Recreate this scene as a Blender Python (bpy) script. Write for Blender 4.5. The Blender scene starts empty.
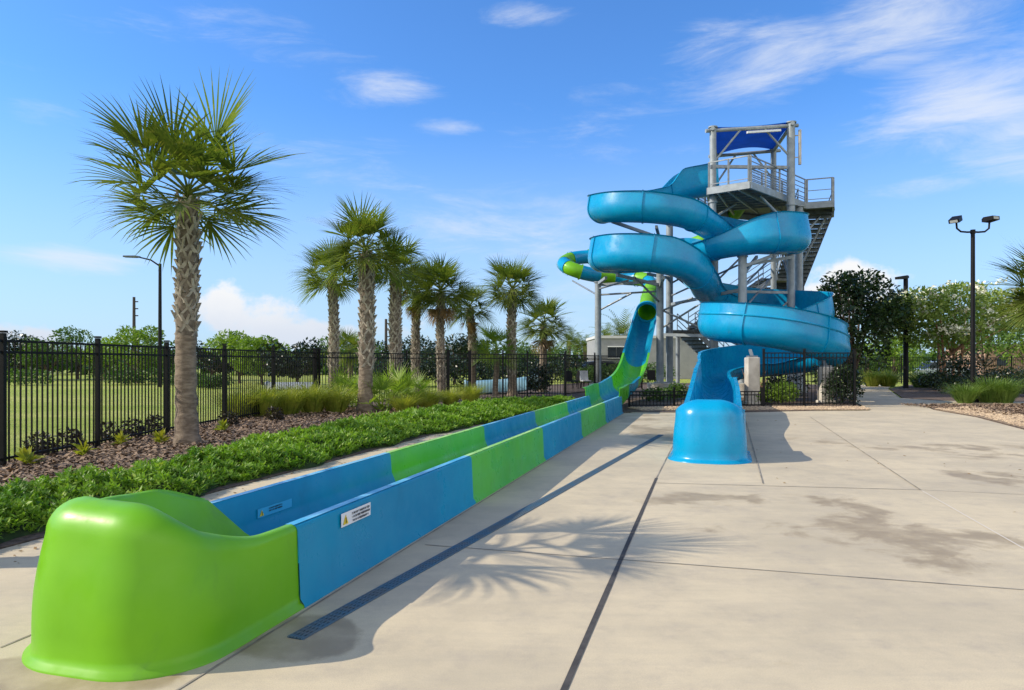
import bpy, math, random
import numpy as np
from mathutils import Vector, Matrix
R = math.radians
rnd = random.Random(7)
sc = bpy.context.scene
col = sc.collection
F = 700.0
CAMH = 1.5

# ------------------------------------------------------------------ helpers
class MB:
    def __init__(s): s.v = []; s.f = []
    def add(s, vs, fs):
        b = len(s.v); s.v.extend([tuple(p) for p in vs]); s.f.extend([tuple(i + b for i in f) for f in fs])
    def box(s, c, size, rz=0.0):
        hx, hy, hz = size[0]/2, size[1]/2, size[2]/2
        cs, sn = math.cos(rz), math.sin(rz)
        vs = []
        for dz in (-hz, hz):
            for dx, dy in ((-hx, -hy), (hx, -hy), (hx, hy), (-hx, hy)):
                vs.append((c[0]+dx*cs-dy*sn, c[1]+dx*sn+dy*cs, c[2]+dz))
        s.add(vs, [(3,2,1,0),(4,5,6,7),(0,1,5,4),(1,2,6,5),(2,3,7,6),(3,0,4,7)])
    def bar(s, a, b, w, h=None, up=(0,0,1)):
        """rectangular bar from a to b"""
        h = h or w
        a, b = Vector(a), Vector(b); t = (b-a).normalized(); up = Vector(up)
        if abs(t.dot(up)) > .98: up = Vector((0,1,0))
        n = t.cross(up).normalized(); u = n.cross(t).normalized()
        vs = [p + n*sx*w/2 + u*sz*h/2 for p in (a, b) for sx, sz in ((-1,-1),(1,-1),(1,1),(-1,1))]
        s.add(vs, [(0,1,2,3),(7,6,5,4),(0,4,5,1),(1,5,6,2),(2,6,7,3),(3,7,4,0)])
    def tube(s, pts, r, n=10, caps=True):
        pts = [Vector(p) for p in pts]; m = len(pts)
        rs = r if isinstance(r, (list, tuple)) else [r]*m
        vs = []; prev = None
        for i in range(m):
            t = (pts[min(i+1, m-1)] - pts[max(i-1, 0)]).normalized()
            if prev is None:
                a = Vector((0,0,1)) if abs(t.z) < .9 else Vector((1,0,0))
                x = t.cross(a).normalized()
            else:
                x = (prev - t*prev.dot(t)).normalized()
            prev = x; y = t.cross(x)
            for k in range(n):
                an = 2*math.pi*k/n
                vs.append(pts[i] + (x*math.cos(an) + y*math.sin(an))*rs[i])
        fs = [(i*n+k, i*n+(k+1) % n, (i+1)*n+(k+1) % n, (i+1)*n+k) for i in range(m-1) for k in range(n)]
        if caps: fs += [tuple(range(n))[::-1], tuple((m-1)*n+k for k in range(n))]
        s.add(vs, fs)
    def poly(s, pts, z0, z1=None):
        n = len(pts)
        if z1 is None:
            s.add([(p[0], p[1], z0) for p in pts], [tuple(range(n))])
        else:
            s.add([(p[0], p[1], z0) for p in pts] + [(p[0], p[1], z1) for p in pts],
                  [tuple(range(n))[::-1], tuple(range(n, 2*n))] + [(i, (i+1) % n, n+(i+1) % n, n+i) for i in range(n)])

LOC = {}
def obj(name, mb, m, parent=None, smooth=None, bevel=0):
    me = bpy.data.meshes.new(name)
    off = LOC.get(parent.name, Vector((0,0,0))) if parent else Vector((0,0,0))
    if off.length: vs = [(p[0]-off.x, p[1]-off.y, p[2]-off.z) for p in mb.v]
    else: vs = mb.v
    me.from_pydata(vs, [], mb.f); me.update()
    me.materials.append(m)
    o = bpy.data.objects.new(name, me); col.objects.link(o)
    if parent: o.parent = parent
    LOC[o.name] = off
    if smooth is not None:
        me.polygons.foreach_set('use_smooth', [True]*len(me.polygons))
        if smooth < 180: me.set_sharp_from_angle(angle=R(smooth))
    if bevel:
        md = o.modifiers.new('bevel', 'BEVEL'); md.width = bevel; md.segments = 2; md.limit_method = 'ANGLE'
    return o
def npmesh(name, V, m, parent=None, nper=4):
    """V: (n, nper, 3) loose polygons"""
    n = len(V); me = bpy.data.meshes.new(name)
    off = LOC.get(parent.name, Vector((0,0,0))) if parent else Vector((0,0,0))
    V = (np.asarray(V, dtype=np.float32) - np.array(off, dtype=np.float32)).reshape(-1)
    me.vertices.add(n*nper); me.vertices.foreach_set('co', V)
    me.loops.add(n*nper); me.loops.foreach_set('vertex_index', np.arange(n*nper, dtype=np.int32))
    me.polygons.add(n); me.polygons.foreach_set('loop_start', np.arange(0, n*nper, nper, dtype=np.int32))
    me.update(calc_edges=True); me.validate()
    me.materials.append(m)
    o = bpy.data.objects.new(name, me); col.objects.link(o)
    if parent: o.parent = parent
    LOC[o.name] = off
    return o
def tag(o, label=None, cat=None, group=None, kind=None):
    for k, v in (('label', label), ('category', cat), ('group', group), ('kind', kind)):
        if v: o[k] = v
    return o
def thing(name, label, cat, loc, group=None):
    o = bpy.data.objects.new(name, None); col.objects.link(o); o.location = loc
    o.empty_display_size = .2
    LOC[o.name] = Vector(loc)
    return tag(o, label, cat, group)
def dup(root, loc, rz=0, s=1, label=None, sz=None):
    r = root.copy(); col.objects.link(r); r.location = loc; r.rotation_euler = (0,0,rz); r.scale = (s, s, sz or s)
    if label: r['label'] = label
    for ch in list(root.children):
        c = ch.copy(); col.objects.link(c); c.parent = r
        for g in list(ch.children):
            d = g.copy(); col.objects.link(d); d.parent = c
    return r
def gx(px, Y): return (px-512)/F*Y
def gp(px, py):
    Y = CAMH*F/(py-362); return Vector((gx(px, Y), Y, 0))
UX, UY = .2684, .9633
def uv(u, v, z=0): return Vector((UX*u + UY*v, UY*u - UX*v, z))
def lerp(a, b, t): return a+(b-a)*t
def sstep(a, b, x):
    t = max(0, min(1, (x-a)/(b-a))); return t*t*(3-2*t)
def interp(tab, x):
    if x <= tab[0][0]: return tab[0][1]
    for (a, fa), (b, fb) in zip(tab, tab[1:]):
        if x <= b: return fa + (fb-fa)*sstep(a, b, x)
    return tab[-1][1]
def lin(c): 
    c = c/255; return c/12.92 if c <= .04045 else ((c+.055)/1.055)**2.4
def rgb(r, g, b): return (lin(r), lin(g), lin(b), 1)

# ------------------------------------------------------------------ node helpers
class NT:
    def __init__(s, tree): s.t = tree; s.n = tree.nodes; s.l = tree.links
    def node(s, typ, **kw):
        n = s.n.new(typ)
        for k, v in kw.items(): setattr(n, k, v)
        return n
    def put(s, sock, val):
        if hasattr(val, 'is_linked') or isinstance(val, bpy.types.NodeSocket): s.l.new(val, sock)
        elif val is not None: sock.default_value = val
    def math(s, op, a, b=None, c=None, clamp=False):
        n = s.node('ShaderNodeMath', operation=op, use_clamp=clamp)
        s.put(n.inputs[0], a)
        if b is not None: s.put(n.inputs[1], b)
        if c is not None: s.put(n.inputs[2], c)
        return n.outputs[0]
    def noise(s, scale, detail=4, rough=.55, vec=None, dist=0):
        n = s.node('ShaderNodeTexNoise'); n.inputs['Scale'].default_value = scale; n.inputs['Detail'].default_value = detail
        n.inputs['Roughness'].default_value = rough; n.inputs['Distortion'].default_value = dist
        if vec is not None: s.l.new(vec, n.inputs['Vector'])
        return n.outputs['Fac']
    def mapr(s, x, a, b, c=0., d=1., smooth=True):
        n = s.node('ShaderNodeMapRange'); n.interpolation_type = 'SMOOTHSTEP' if smooth else 'LINEAR'
        s.put(n.inputs[0], x)
        for i, v in enumerate((a, b, c, d)): s.put(n.inputs[i+1], v)
        return n.outputs[0]
    def mix(s, f, a, b, blend='MIX'):
        n = s.node('ShaderNodeMix', data_type='RGBA', blend_type=blend)
        s.put(n.inputs[0], f); s.put(n.inputs[6], a); s.put(n.inputs[7], b)
        return n.outputs[2]
    def pos(s, scale=None, obj_space=False):
        if obj_space: o = s.node('ShaderNodeTexCoord').outputs['Object']
        else: o = s.node('ShaderNodeNewGeometry').outputs['Position']
        if scale:
            m = s.node('ShaderNodeMapping'); m.inputs['Scale'].default_value = scale; s.l.new(o, m.inputs[0]); o = m.outputs[0]
        return o
    def bump(s, h, strength, dist, bsdf):
        b = s.node('ShaderNodeBump'); b.inputs['Strength'].default_value = strength; b.inputs['Distance'].default_value = dist
        s.l.new(h, b.inputs['Height']); s.l.new(b.outputs[0], bsdf.inputs['Normal'])

def mat(name, base, rough=.6, metal=0., spec=.5, coat=0., var=None, vscale=3., bump=0., bscale=40., stretch=None, streak=0.):
    m = bpy.data.materials.new(name); m.use_nodes = True
    t = NT(m.node_tree); b = t.n['Principled BSDF']
    b.inputs['Roughness'].default_value = rough; b.inputs['Metallic'].default_value = metal
    b.inputs['Specular IOR Level'].default_value = spec; b.inputs['Coat Weight'].default_value = coat
    b.inputs['Coat Roughness'].default_value = .15
    b.inputs['Base Color'].default_value = base
    if var:
        p = t.pos(stretch)
        f = t.mapr(t.noise(vscale, 6, .6, p), .35, .65)
        c = t.mix(f, base, var)
        t.l.new(c, b.inputs['Base Color'])
        if rough < .5:
            t.l.new(t.mapr(t.noise(vscale*2.3, 5, .6, p), .3, .7, rough*.75, rough*1.5), b.inputs['Roughness'])
    if bump: t.bump(t.noise(bscale, 4, .6, t.pos(stretch)), bump, .02, b)
    return m
def leafmat(name, a, b_, c=None, scale=1.5, trans=.35, rough=.5):
    m = bpy.data.materials.new(name); m.use_nodes = True
    t = NT(m.node_tree); b = t.n['Principled BSDF']; out = t.n['Material Output']
    p = t.pos()
    f = t.mapr(t.noise(scale, 3, .6, p), .3, .7)
    cc = t.mix(f, a, b_)
    if c:
        f2 = t.mapr(t.noise(scale*6, 2, .6, p), .55, .75)
        cc = t.mix(f2, cc, c)
    t.l.new(cc, b.inputs['Base Color']); b.inputs['Roughness'].default_value = rough
    b.inputs['Specular IOR Level'].default_value = .35
    tr = t.node('ShaderNodeBsdfTranslucent')
    t.l.new(t.mix(1, cc, (1.25, 1.35, .6, 1) if 'fabric' not in name else (1, 1.3, 1.3, 1), 'MULTIPLY'), tr.inputs['Color'])
    ms = t.node('ShaderNodeMixShader'); ms.inputs[0].default_value = trans
    t.l.new(b.outputs[0], ms.inputs[1]); t.l.new(tr.outputs[0], ms.inputs[2]); t.l.new(ms.outputs[0], out.inputs['Surface'])
    return m

# ------------------------------------------------------------------ materials
def fiberglass(name, a, b_, rough=.22, stain=None, glow=.17):
    m = bpy.data.materials.new(name); m.use_nodes = True
    t = NT(m.node_tree); b = t.n['Principled BSDF']
    p = t.pos()
    c = t.mix(t.mapr(t.noise(1.1, 5, .6, p), .35, .68), a, b_)
    st = t.mapr(t.noise(2.6, 7, .68, t.pos((1, 1, .45)), .6), .54, .78, 0, .5)   # faint chalky scuffs
    c = t.mix(st, c, stain or tuple(min(1, x*.6+.004) for x in a[:3])+(1,))
    t.l.new(c, b.inputs['Base Color'])
    t.l.new(t.mapr(t.noise(3.1, 6, .65, p), .3, .72, rough*.8, rough*1.9), b.inputs['Roughness'])
    b.inputs['Coat Weight'].default_value = .12; b.inputs['Coat Roughness'].default_value = .2; b.inputs['Specular IOR Level'].default_value = .38
    t.bump(t.noise(2.2, 2, .5, p), .03, .05, b)
    tr = t.node('ShaderNodeBsdfTranslucent'); t.l.new(t.mix(1, c, (2.5, 1.95, 1.25, 1), 'MULTIPLY'), tr.inputs['Color'])
    ms = t.node('ShaderNodeMixShader'); ms.inputs[0].default_value = glow; t.l.new(b.outputs[0], ms.inputs[1]); t.l.new(tr.outputs[0], ms.inputs[2]); t.l.new(ms.outputs[0], t.n['Material Output'].inputs['Surface'])
    return m
BLUE = fiberglass('blue_gelcoat', (.001, .32, .575, 1), (.001, .26, .52, 1))
BLUEC = fiberglass('blue_chute_gelcoat', (.001, .262, .44, 1), (.001, .22, .40, 1), .30)
GREEN = fiberglass('green_gelcoat', (.17, .45, .005, 1), (.14, .40, .004, 1), .36, (.10, .25, .03, 1))
GREENC = fiberglass('green_chute_gelcoat', (.115, .46, .008, 1), (.08, .40, .006, 1), .28, (.12, .25, .03, 1))
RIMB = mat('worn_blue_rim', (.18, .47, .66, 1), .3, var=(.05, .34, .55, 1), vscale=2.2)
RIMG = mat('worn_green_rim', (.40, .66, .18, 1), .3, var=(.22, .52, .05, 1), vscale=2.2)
STEEL = mat('galvanised_steel', (.26, .285, .30, 1), .45, .4, var=(.19, .21, .225, 1), vscale=4)
STEELD = mat('grating_steel', (.11, .125, .13, 1), .5, .5, var=(.07, .085, .085, 1), vscale=5)
PAINTED = mat('painted_grey_steel', (.29, .325, .345, 1), .45, .1, var=(.22, .25, .27, 1), vscale=3)
CONC = mat('cast_concrete', (.50, .47, .41, 1), .85, var=(.38, .35, .30, 1), vscale=2.5, bump=.3, bscale=60)
BLACK = mat('black_powder_coat', (.005, .005, .006, 1), .5, .0, .2, var=(.008, .008, .009, 1), vscale=6)
CANVAS = leafmat('blue_shade_fabric', (.025, .18, .56, 1), (.02, .155, .49, 1), None, 2, .45, .8)
MULCH = mat('bark_mulch', (.15, .105, .075, 1), .95, var=(.06, .042, .03, 1), vscale=14, bump=.8, bscale=35)
CHIP = mat('bark_chips', (.36, .25, .16, 1), .9, var=(.13, .085, .052, 1), vscale=9)
GRAVEL = mat('river_gravel', (.50, .38, .24, 1), .8, var=(.28, .20, .13, 1), vscale=7)
GRAVB = mat('gravel_base', (.36, .27, .17, 1), .95, var=(.18, .13, .09, 1), vscale=12, bump=.8, bscale=30)
WHITE = mat('white_vinyl', (.75, .76, .76, 1), .45)
YELLOW = mat('yellow_vinyl', (.75, .55, .02, 1), .45)
INK = mat('black_ink', (.015, .015, .02, 1), .6)
PALEBLUE = mat('pale_blue_vinyl', (.05, .38, .62, 1), .45)
WALLG = mat('grey_stucco', (.27, .275, .285, 1), .9, var=(.23, .235, .245, 1), vscale=1.5)
GLASSD = mat('dark_glass', (.02, .025, .03, 1), .08)
BRICKP = mat('pale_brick', (.36, .23, .17, 1), .9, var=(.28, .18, .13, 1), vscale=6)
TRUNKP = mat('palm_bark', (.24, .19, .14, 1), .95, var=(.12, .09, .065, 1), vscale=6, stretch=(1, 1, 3), bump=.6, bscale=20)
FIBRE = mat('palm_fibre', (.20, .165, .125, 1), .95, var=(.09, .07, .052, 1), vscale=9)
BOOT = mat('palm_boots', (.42, .38, .31, 1), .9, var=(.21, .175, .135, 1), vscale=5)
BARK = mat('tree_bark', (.13, .09, .065, 1), .95, var=(.07, .05, .04, 1), vscale=6, bump=.6, bscale=20)
BARKM = mat('myrtle_bark', (.32, .17, .09, 1), .8, var=(.22, .11, .06, 1), vscale=5)
FROND = leafmat('palm_frond', (.16, .20, .03, 1), (.085, .13, .024, 1), (.26, .25, .06, 1), 1.2, .4)
FRONDY = leafmat('young_frond', (.24, .33, .035, 1), (.12, .21, .03, 1), None, 1.2, .4)
DEADF = leafmat('dry_frond', (.28, .18, .08, 1), (.2, .12, .05, 1), None, 2, .3)
HEDGE = leafmat('juniper_leaf', (.22, .37, .035, 1), (.09, .20, .016, 1), (.36, .45, .07, 1), 1.6, .35)
HEDGEB = mat('juniper_base', (.025, .05, .008, 1), .95, var=(.012, .025, .005, 1), vscale=8)
LEAFD = leafmat('dark_leaf', (.018, .036, .010, 1), (.010, .022, .007, 1), (.035, .06, .016, 1), 1.5, .12, .35)
LEAFM = leafmat('mid_leaf', (.075, .15, .02, 1), (.04, .09, .015, 1), (.13, .20, .04, 1), .8, .3)
LEAFL = leafmat('light_leaf', (.19, .29, .03, 1), (.10, .18, .022, 1), None, .8, .35)
LEAFG = leafmat('glossy_leaf', (.03, .06, .014, 1), (.016, .036, .010, 1), (.06, .10, .025, 1), 1.2, .15, .3)
MYRTLE = leafmat('myrtle_leaf', (.24, .32, .06, 1), (.12, .19, .03, 1), (.36, .40, .12, 1), .9, .3)
BLOSSOM = mat('white_blossom', (.75, .74, .55, 1), .8)
MUHLY = leafmat('ornamental_grass', (.36, .38, .06, 1), (.18, .25, .035, 1), (.48, .40, .14, 1), 3.5, .35)
GREENG = leafmat('liriope_grass', (.17, .26, .05, 1), (.09, .17, .03, 1), (.28, .33, .10, 1), 2, .3)
YELLOWP = leafmat('yellow_leaf', (.38, .36, .03, 1), (.2, .26, .03, 1), None, 4, .35)
REDD = leafmat('bronze_leaf', (.035, .03, .014, 1), (.03, .02, .015, 1), None, 4, .2)

def deck_material():
    m = bpy.data.materials.new('deck_concrete'); m.use_nodes = True
    t = NT(m.node_tree); b = t.n['Principled BSDF']; p = t.pos()
    c = t.mix(t.mapr(t.noise(.55, 8, .7, p), .36, .64), (.57, .48, .315, 1), (.44, .375, .255, 1))
    c = t.mix(t.mapr(t.noise(2.6, 9, .74, p), .45, .75, 0, .5), c, (.30, .26, .21, 1))
    c = t.mix(t.mapr(t.noise(160, 3, .6, p), .35, .7, 0, .34), c, (.26, .23, .19, 1))
    # broom streaks along the pour
    rot = t.node('ShaderNodeMapping'); rot.inputs['Rotation'].default_value = (0, 0, R(15.6)); rot.inputs['Scale'].default_value = (1.0, 9., 1)
    t.l.new(p, rot.inputs[0])
    c = t.mix(t.mapr(t.noise(1.4, 5, .6, rot.outputs[0]), .4, .75, 0, .22), c, (.33, .29, .23, 1))
    sep = t.node('ShaderNodeSeparateXYZ'); t.l.new(p, sep.inputs[0])
    big = t.noise(1.6, 7, .66, p, .4)
    big2 = t.noise(3.7, 6, .6, p, .2)
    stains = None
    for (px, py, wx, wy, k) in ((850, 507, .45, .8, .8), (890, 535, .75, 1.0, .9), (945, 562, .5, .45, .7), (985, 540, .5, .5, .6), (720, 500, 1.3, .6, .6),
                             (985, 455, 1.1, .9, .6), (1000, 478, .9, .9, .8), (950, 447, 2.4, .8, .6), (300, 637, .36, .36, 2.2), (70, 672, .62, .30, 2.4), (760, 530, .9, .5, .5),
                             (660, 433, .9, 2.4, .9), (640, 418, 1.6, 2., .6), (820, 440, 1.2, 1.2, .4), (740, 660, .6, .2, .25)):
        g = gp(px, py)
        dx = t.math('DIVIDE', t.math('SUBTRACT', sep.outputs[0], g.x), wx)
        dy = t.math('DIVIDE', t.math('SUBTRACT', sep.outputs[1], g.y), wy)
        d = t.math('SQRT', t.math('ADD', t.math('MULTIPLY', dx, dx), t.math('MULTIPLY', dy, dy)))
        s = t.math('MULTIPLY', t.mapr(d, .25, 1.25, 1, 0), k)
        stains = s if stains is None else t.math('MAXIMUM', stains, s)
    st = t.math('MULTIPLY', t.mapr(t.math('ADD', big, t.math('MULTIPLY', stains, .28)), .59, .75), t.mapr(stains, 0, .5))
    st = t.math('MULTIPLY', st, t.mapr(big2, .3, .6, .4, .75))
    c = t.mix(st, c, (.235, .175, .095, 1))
    t.l.new(c, b.inputs['Base Color'])
    t.l.new(t.mapr(st, 0, 1, .8, .5), b.inputs['Roughness'])
    t.bump(t.noise(180, 3, .6, p), .22, .006, b)
    return m
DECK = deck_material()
JOINT = mat('joint_filler', (.035, .032, .03, 1), .9, var=(.06, .055, .05, 1), vscale=8)
JOINTL = mat('sawn_joint', (.30, .27, .22, 1), .9, var=(.16, .14, .11, 1), vscale=4)
JOINTW = mat('pale_joint_filler', (.55, .51, .44, 1), .9)
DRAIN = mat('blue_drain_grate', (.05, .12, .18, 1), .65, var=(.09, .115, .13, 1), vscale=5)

def lawn_material():
    m = bpy.data.materials.new('lawn_grass'); m.use_nodes = True
    t = NT(m.node_tree); b = t.n['Principled BSDF']; p = t.pos()
    c = t.mix(t.mapr(t.noise(.12, 5, .6, t.pos((.5, 1.6, 1))), .35, .65), (.30, .37, .06, 1), (.43, .45, .12, 1))
    c = t.mix(t.mapr(t.noise(2.2, 6, .7, p), .4, .7, 0, .6), c, (.13, .20, .03, 1))
    c = t.mix(t.mapr(t.noise(28, 3, .7, p), .45, .75, 0, .55), c, (.08, .13, .02, 1))
    t.l.new(c, b.inputs['Base Color']); b.inputs['Roughness'].default_value = .95; b.inputs['Specular IOR Level'].default_value = .15
    t.bump(t.noise(35, 4, .7, p), .9, .06, b)
    return m
LAWN = lawn_material()

# ------------------------------------------------------------------ ground
mb = MB(); mb.poly([(-400, -60), (400, -60), (400, 900), (-400, 900)], -.03)
tag(obj('lawn', mb, LAWN), kind='structure')
# pool deck
deck_pts = [uv(-9, -5.45), uv(14, -5.45), uv(19.5, -4.7), uv(20.8, -3.6), uv(20.8, -2.2), uv(22.0, -1.9), (5.6, 21.3), (11.0, 21.6), (11.3, 22.0),
            (12.4, 25), (14.2, 29.5), (18.8, 39.3), (22, 46), (25, 46), (21.1, 39.3), (16.2, 29.2), (16.6, 27.2), (19.5, 26.4), (30, 26.2), (30, 24.6), (17.5, 25.0), (14.4, 24.6), (13.2, 21.9),
            (12.6, 19.0), (11.3, 15.4), (11.0, 10), (14, 4), (14, -9)]
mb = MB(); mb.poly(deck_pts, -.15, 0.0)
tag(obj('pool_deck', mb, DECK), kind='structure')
# joints (thin sheets 4 mm above the deck)
def joint(mbj, a, b, w, z=.004):
    a = Vector((a[0], a[1], 0)); b = Vector((b[0], b[1], 0)); t = (b-a).normalized(); n = Vector((-t.y, t.x, 0))*w/2
    N = max(2, int((b-a).length/.5)); L = []
    for i in range(N+1):
        c = a.lerp(b, i/N); j = rnd.uniform(-.002, .002)
        L.append((c-n*(1+j*40)+n*j, c+n*(1+j*40)))
    for i in range(N):
        q = [L[i][0], L[i+1][0], L[i+1][1], L[i][1]]
        mbj.add([(p.x, p.y, z) for p in q], [(0, 1, 2, 3)])
mj = MB(); joint(mj, uv(-2, -.63), uv(9.2, -.63), .034)
tag(obj('deck_expansion_joint', mj, JOINT), kind='structure')
mj = MB()
joint(mj, uv(9.2, -.63), uv(20.5, -.5), .016)
joint(mj, gp(425, 545), gp(1024, 590), .011); joint(mj, gp(655, 483), gp(920, 490), .016); joint(mj, gp(920, 490), (9, 7.0), .010)
joint(mj, gp(810, 417), gp(920, 490), .016, .008); joint(mj, gp(763, 484), gp(745, 418), .014, .008)
joint(mj, uv(1.2, -2.33), uv(20.5, -2.33), .012); joint(mj, gp(0, 648), gp(34, 634), .012)
joint(mj, uv(3.9, -2.3), uv(3.9, -.64), .0)
tag(obj('deck_control_joints', mj, JOINTL), kind='structure')
mj = MB(); joint(mj, gp(922, 491), gp(1024, 549), .014); joint(mj, gp(1024, 549), (3.6, 4.4), .012)
tag(obj('deck_pale_joint', mj, JOINTW), kind='structure')
# planting bed left of the chute
mb = MB(); N = 60
bed = [uv(-9, -5.46), uv(14, -5.46), uv(19.5, -4.71), uv(20.8, -3.61), (6.2, 20.6), (11.2, 22.1), (12.3, 25), (14.1, 29.5), (18.7, 39.3), (21.9, 46), (6, 52), (-3, 36), (-6.2, 24), (-7.5, 19), (-7.6, 9), (-7.9, -9)]
mb.poly(bed, -.02, .012)
tag(obj('mulch_bed', mb, MULCH), kind='structure')
mb = MB(); mb.poly([(13.25, 21.9), (14.45, 24.55), (17.5, 24.95), (30, 24.5), (30, 10), (11.05, 10), (11.35, 15.4), (12.65, 19)], -.02, .012)
mb.poly([(21.2, 39.3), (16.3, 29.2), (16.65, 27.25), (19.5, 26.45), (34, 26.2), (40, 42), (26, 46)], -.02, .012)
tag(obj('planting_bed_soil', mb, MULCH), kind='structure')
mb = MB(); mb.poly([(3.95, 21.35), (5.65, 21.38), (11.0, 21.65), (11.25, 22.0), (11.6, 23.1), (5.2, 22.9), (3.7, 22.6)], .0, .022)
mb.poly([(13.26, 21.95), (12.7, 19), (11.4, 15.4), (11.1, 12), (13.2, 12.2), (13.6, 17), (14.3, 20.5), (15.2, 23.2)], .0, .022)
tag(obj('gravel_base', mb, GRAVB), kind='structure')

def inpoly(x, y, P):
    c = False; n = len(P)
    for i in range(n):
        x1, y1 = P[i][0], P[i][1]; x2, y2 = P[i-1][0], P[i-1][1]
        if (y1 > y) != (y2 > y) and x < (x2-x1)*(y-y1)/(y2-y1)+x1: c = not c
    return c
# gravel pebbles
def pebbles(P, n, x0, x1, y0, y1, smin, smax):
    out = []
    while len(out) < n:
        x, y = rnd.uniform(x0, x1), rnd.uniform(y0, y1)
        if not inpoly(x, y, P): continue
        s = rnd.uniform(smin, smax); a = rnd.uniform(0, 6.28); e = rnd.uniform(.7, 1.4)
        ca, sa = math.cos(a)*s, math.sin(a)*s; z = .022+s*.35
        q = [(x+ca*e, y+sa*e, z), (x-sa, y+ca, z), (x-ca*e, y-sa*e, z), (x+sa, y-ca, z)]
        top = (x+rnd.uniform(-.3, .3)*s, y, z+s*.6)
        for i in range(4):
            out.append([q[i], q[(i+1) % 4], top]); 
    return out
G1 = [(3.95, 21.35), (5.65, 21.38), (11.0, 21.65), (11.25, 22.0), (11.6, 23.1), (5.2, 22.9), (3.7, 22.6)]
G2 = [(13.26, 21.95), (12.7, 19), (11.4, 15.4), (11.1, 12), (13.2, 12.2), (13.6, 17), (14.3, 20.5), (15.2, 23.2)]
V = pebbles(G1, 12000, 3.7, 11.6, 21.3, 23.1, .02, .05) + pebbles(G2, 14000, 11, 15.3, 12, 23.2, .02, .05)
tag(npmesh('gravel', V, GRAVEL, nper=3), 'tan river gravel along the deck edge', 'gravel', kind='stuff')
# mulch chips
V = []
def chips(n, f):
    k = 0
    while k < n:
        x, y = f()
        s = rnd.uniform(.025, .07); w = s*rnd.uniform(.2, .45); a = rnd.uniform(0, 6.28); tl = rnd.uniform(-.5, .5); z = .02+rnd.uniform(0, .03)
        ca, sa = math.cos(a), math.sin(a)
        V.append([(x+ca*s-sa*w, y+sa*s+ca*w, z+tl*s), (x-ca*s-sa*w, y-sa*s+ca*w, z-tl*s+.01), (x-ca*s+sa*w, y-sa*s-ca*w, z-tl*s), (x+ca*s+sa*w, y+sa*s-ca*w, z+tl*s+.012)])
        k += 1
def bedpt():
    while True:
        y = 7+ (rnd.random()**1.5)*16; x = rnd.uniform(-7.6, -1)
        v = UY*x-UX*y
        if v < -6.8 and x > -7.55+.04*max(0, y-10): return x, y
chips(15000, bedpt)
def bedpt2():
    return rnd.uniform(13.5, 19), rnd.uniform(18, 24.5)
chips(5000, bedpt2)
tag(npmesh('mulch_chips', V, CHIP), 'brown bark mulch chips scattered over the planting beds', 'mulch', kind='stuff')

# dry leaf litter on the paving beside the bed
V = []
for k in range(240):
    if k < 180: u = rnd.uniform(1, 19); p = uv(u, -5.42+abs(rnd.gauss(0, .35))); 
    else: p = Vector((rnd.uniform(2, 12), rnd.uniform(6, 21), 0))
    if not inpoly(p.x, p.y, deck_pts): continue
    s_ = rnd.uniform(.012, .03); a = rnd.uniform(0, 6.28); ca, sa = math.cos(a)*s_, math.sin(a)*s_
    V.append([(p.x-ca, p.y-sa, .006), (p.x+sa*.4, p.y-ca*.4, .008+s_*.3), (p.x+ca, p.y+sa, .007+s_*.25), (p.x-sa*.4, p.y+ca*.4, .006)])
tag(npmesh('dry_leaves', V, DEADF), 'dry leaf litter on the paving', 'leaves', kind='stuff')
# low juniper hedge
def hedge_edges(u):
    a = interp([(0, -5.5), (12, -5.5), (19, -4.9), (24, -4.3)], u) + .08*math.sin(u*2.3)+.05*math.sin(u*5.1)
    b = interp([(0, -6.7), (6, -6.9), (14, -7.6), (20, -7.0), (25, -5.2)], u) + .12*math.sin(u*1.7+1)
    return a, b
def hedge_h(u, k):
    e = math.sin(math.pi*k)**.45 if 0 < k < 1 else 0
    return .215*e*(1+.22*math.sin(u*3.1+k*4)+.16*math.sin(u*7.3-k*7)+.2*math.sin(u*13+k*19)+.16*math.sin(u*21-k*31))*interp([(0, 1), (20, 1.1), (24.5, .7)], u)
mb = MB(); NU, NK = 160, 14
for i in range(NU+1):
    u = lerp(-1, 24.5, i/NU); a, b = hedge_edges(u)
    for k in range(NK+1):
        p = uv(u, lerp(a, b, k/NK)); mb.v.append((p.x, p.y, max(.005, hedge_h(u, k/NK)*.9)))
for i in range(NU):
    for k in range(NK):
        q = i*(NK+1)+k; mb.f.append((q, q+NK+1, q+NK+2, q+1))
hb = tag(obj('juniper_hedge', mb, HEDGEB, smooth=180), 'long low bright green juniper hedge beside the chute', 'hedge')
V = []
for i in range(190000):
    u = -.8 + 25.2*(rnd.random()**1.7); k = rnd.uniform(.0, 1.0)
    a, b = hedge_edges(u); p = uv(u, lerp(a, b, k)); z = hedge_h(u, min(max(k, .02), .98))
    if rnd.random() < .2: z *= rnd.uniform(.3, 1)
    sc_ = 1+ max(0, u-4)*.06
    L = rnd.uniform(.03, .075)*sc_; w = L*rnd.uniform(.13, .24); an = rnd.uniform(0, 6.28); el = rnd.uniform(-.1, 1.1)
    d = Vector((math.cos(an)*math.cos(el), math.sin(an)*math.cos(el), math.sin(el)))
    s = d.cross(Vector((rnd.uniform(-1, 1), rnd.uniform(-1, 1), 1.2))).normalized()*w
    o = Vector((p.x, p.y, z+rnd.uniform(-.03, .05)))
    V.append([o-d*L*.2, o+d*L*.35+s, o+d*L, o+d*L*.35-s])
npmesh('foliage', V, HEDGE, hb)

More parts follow.
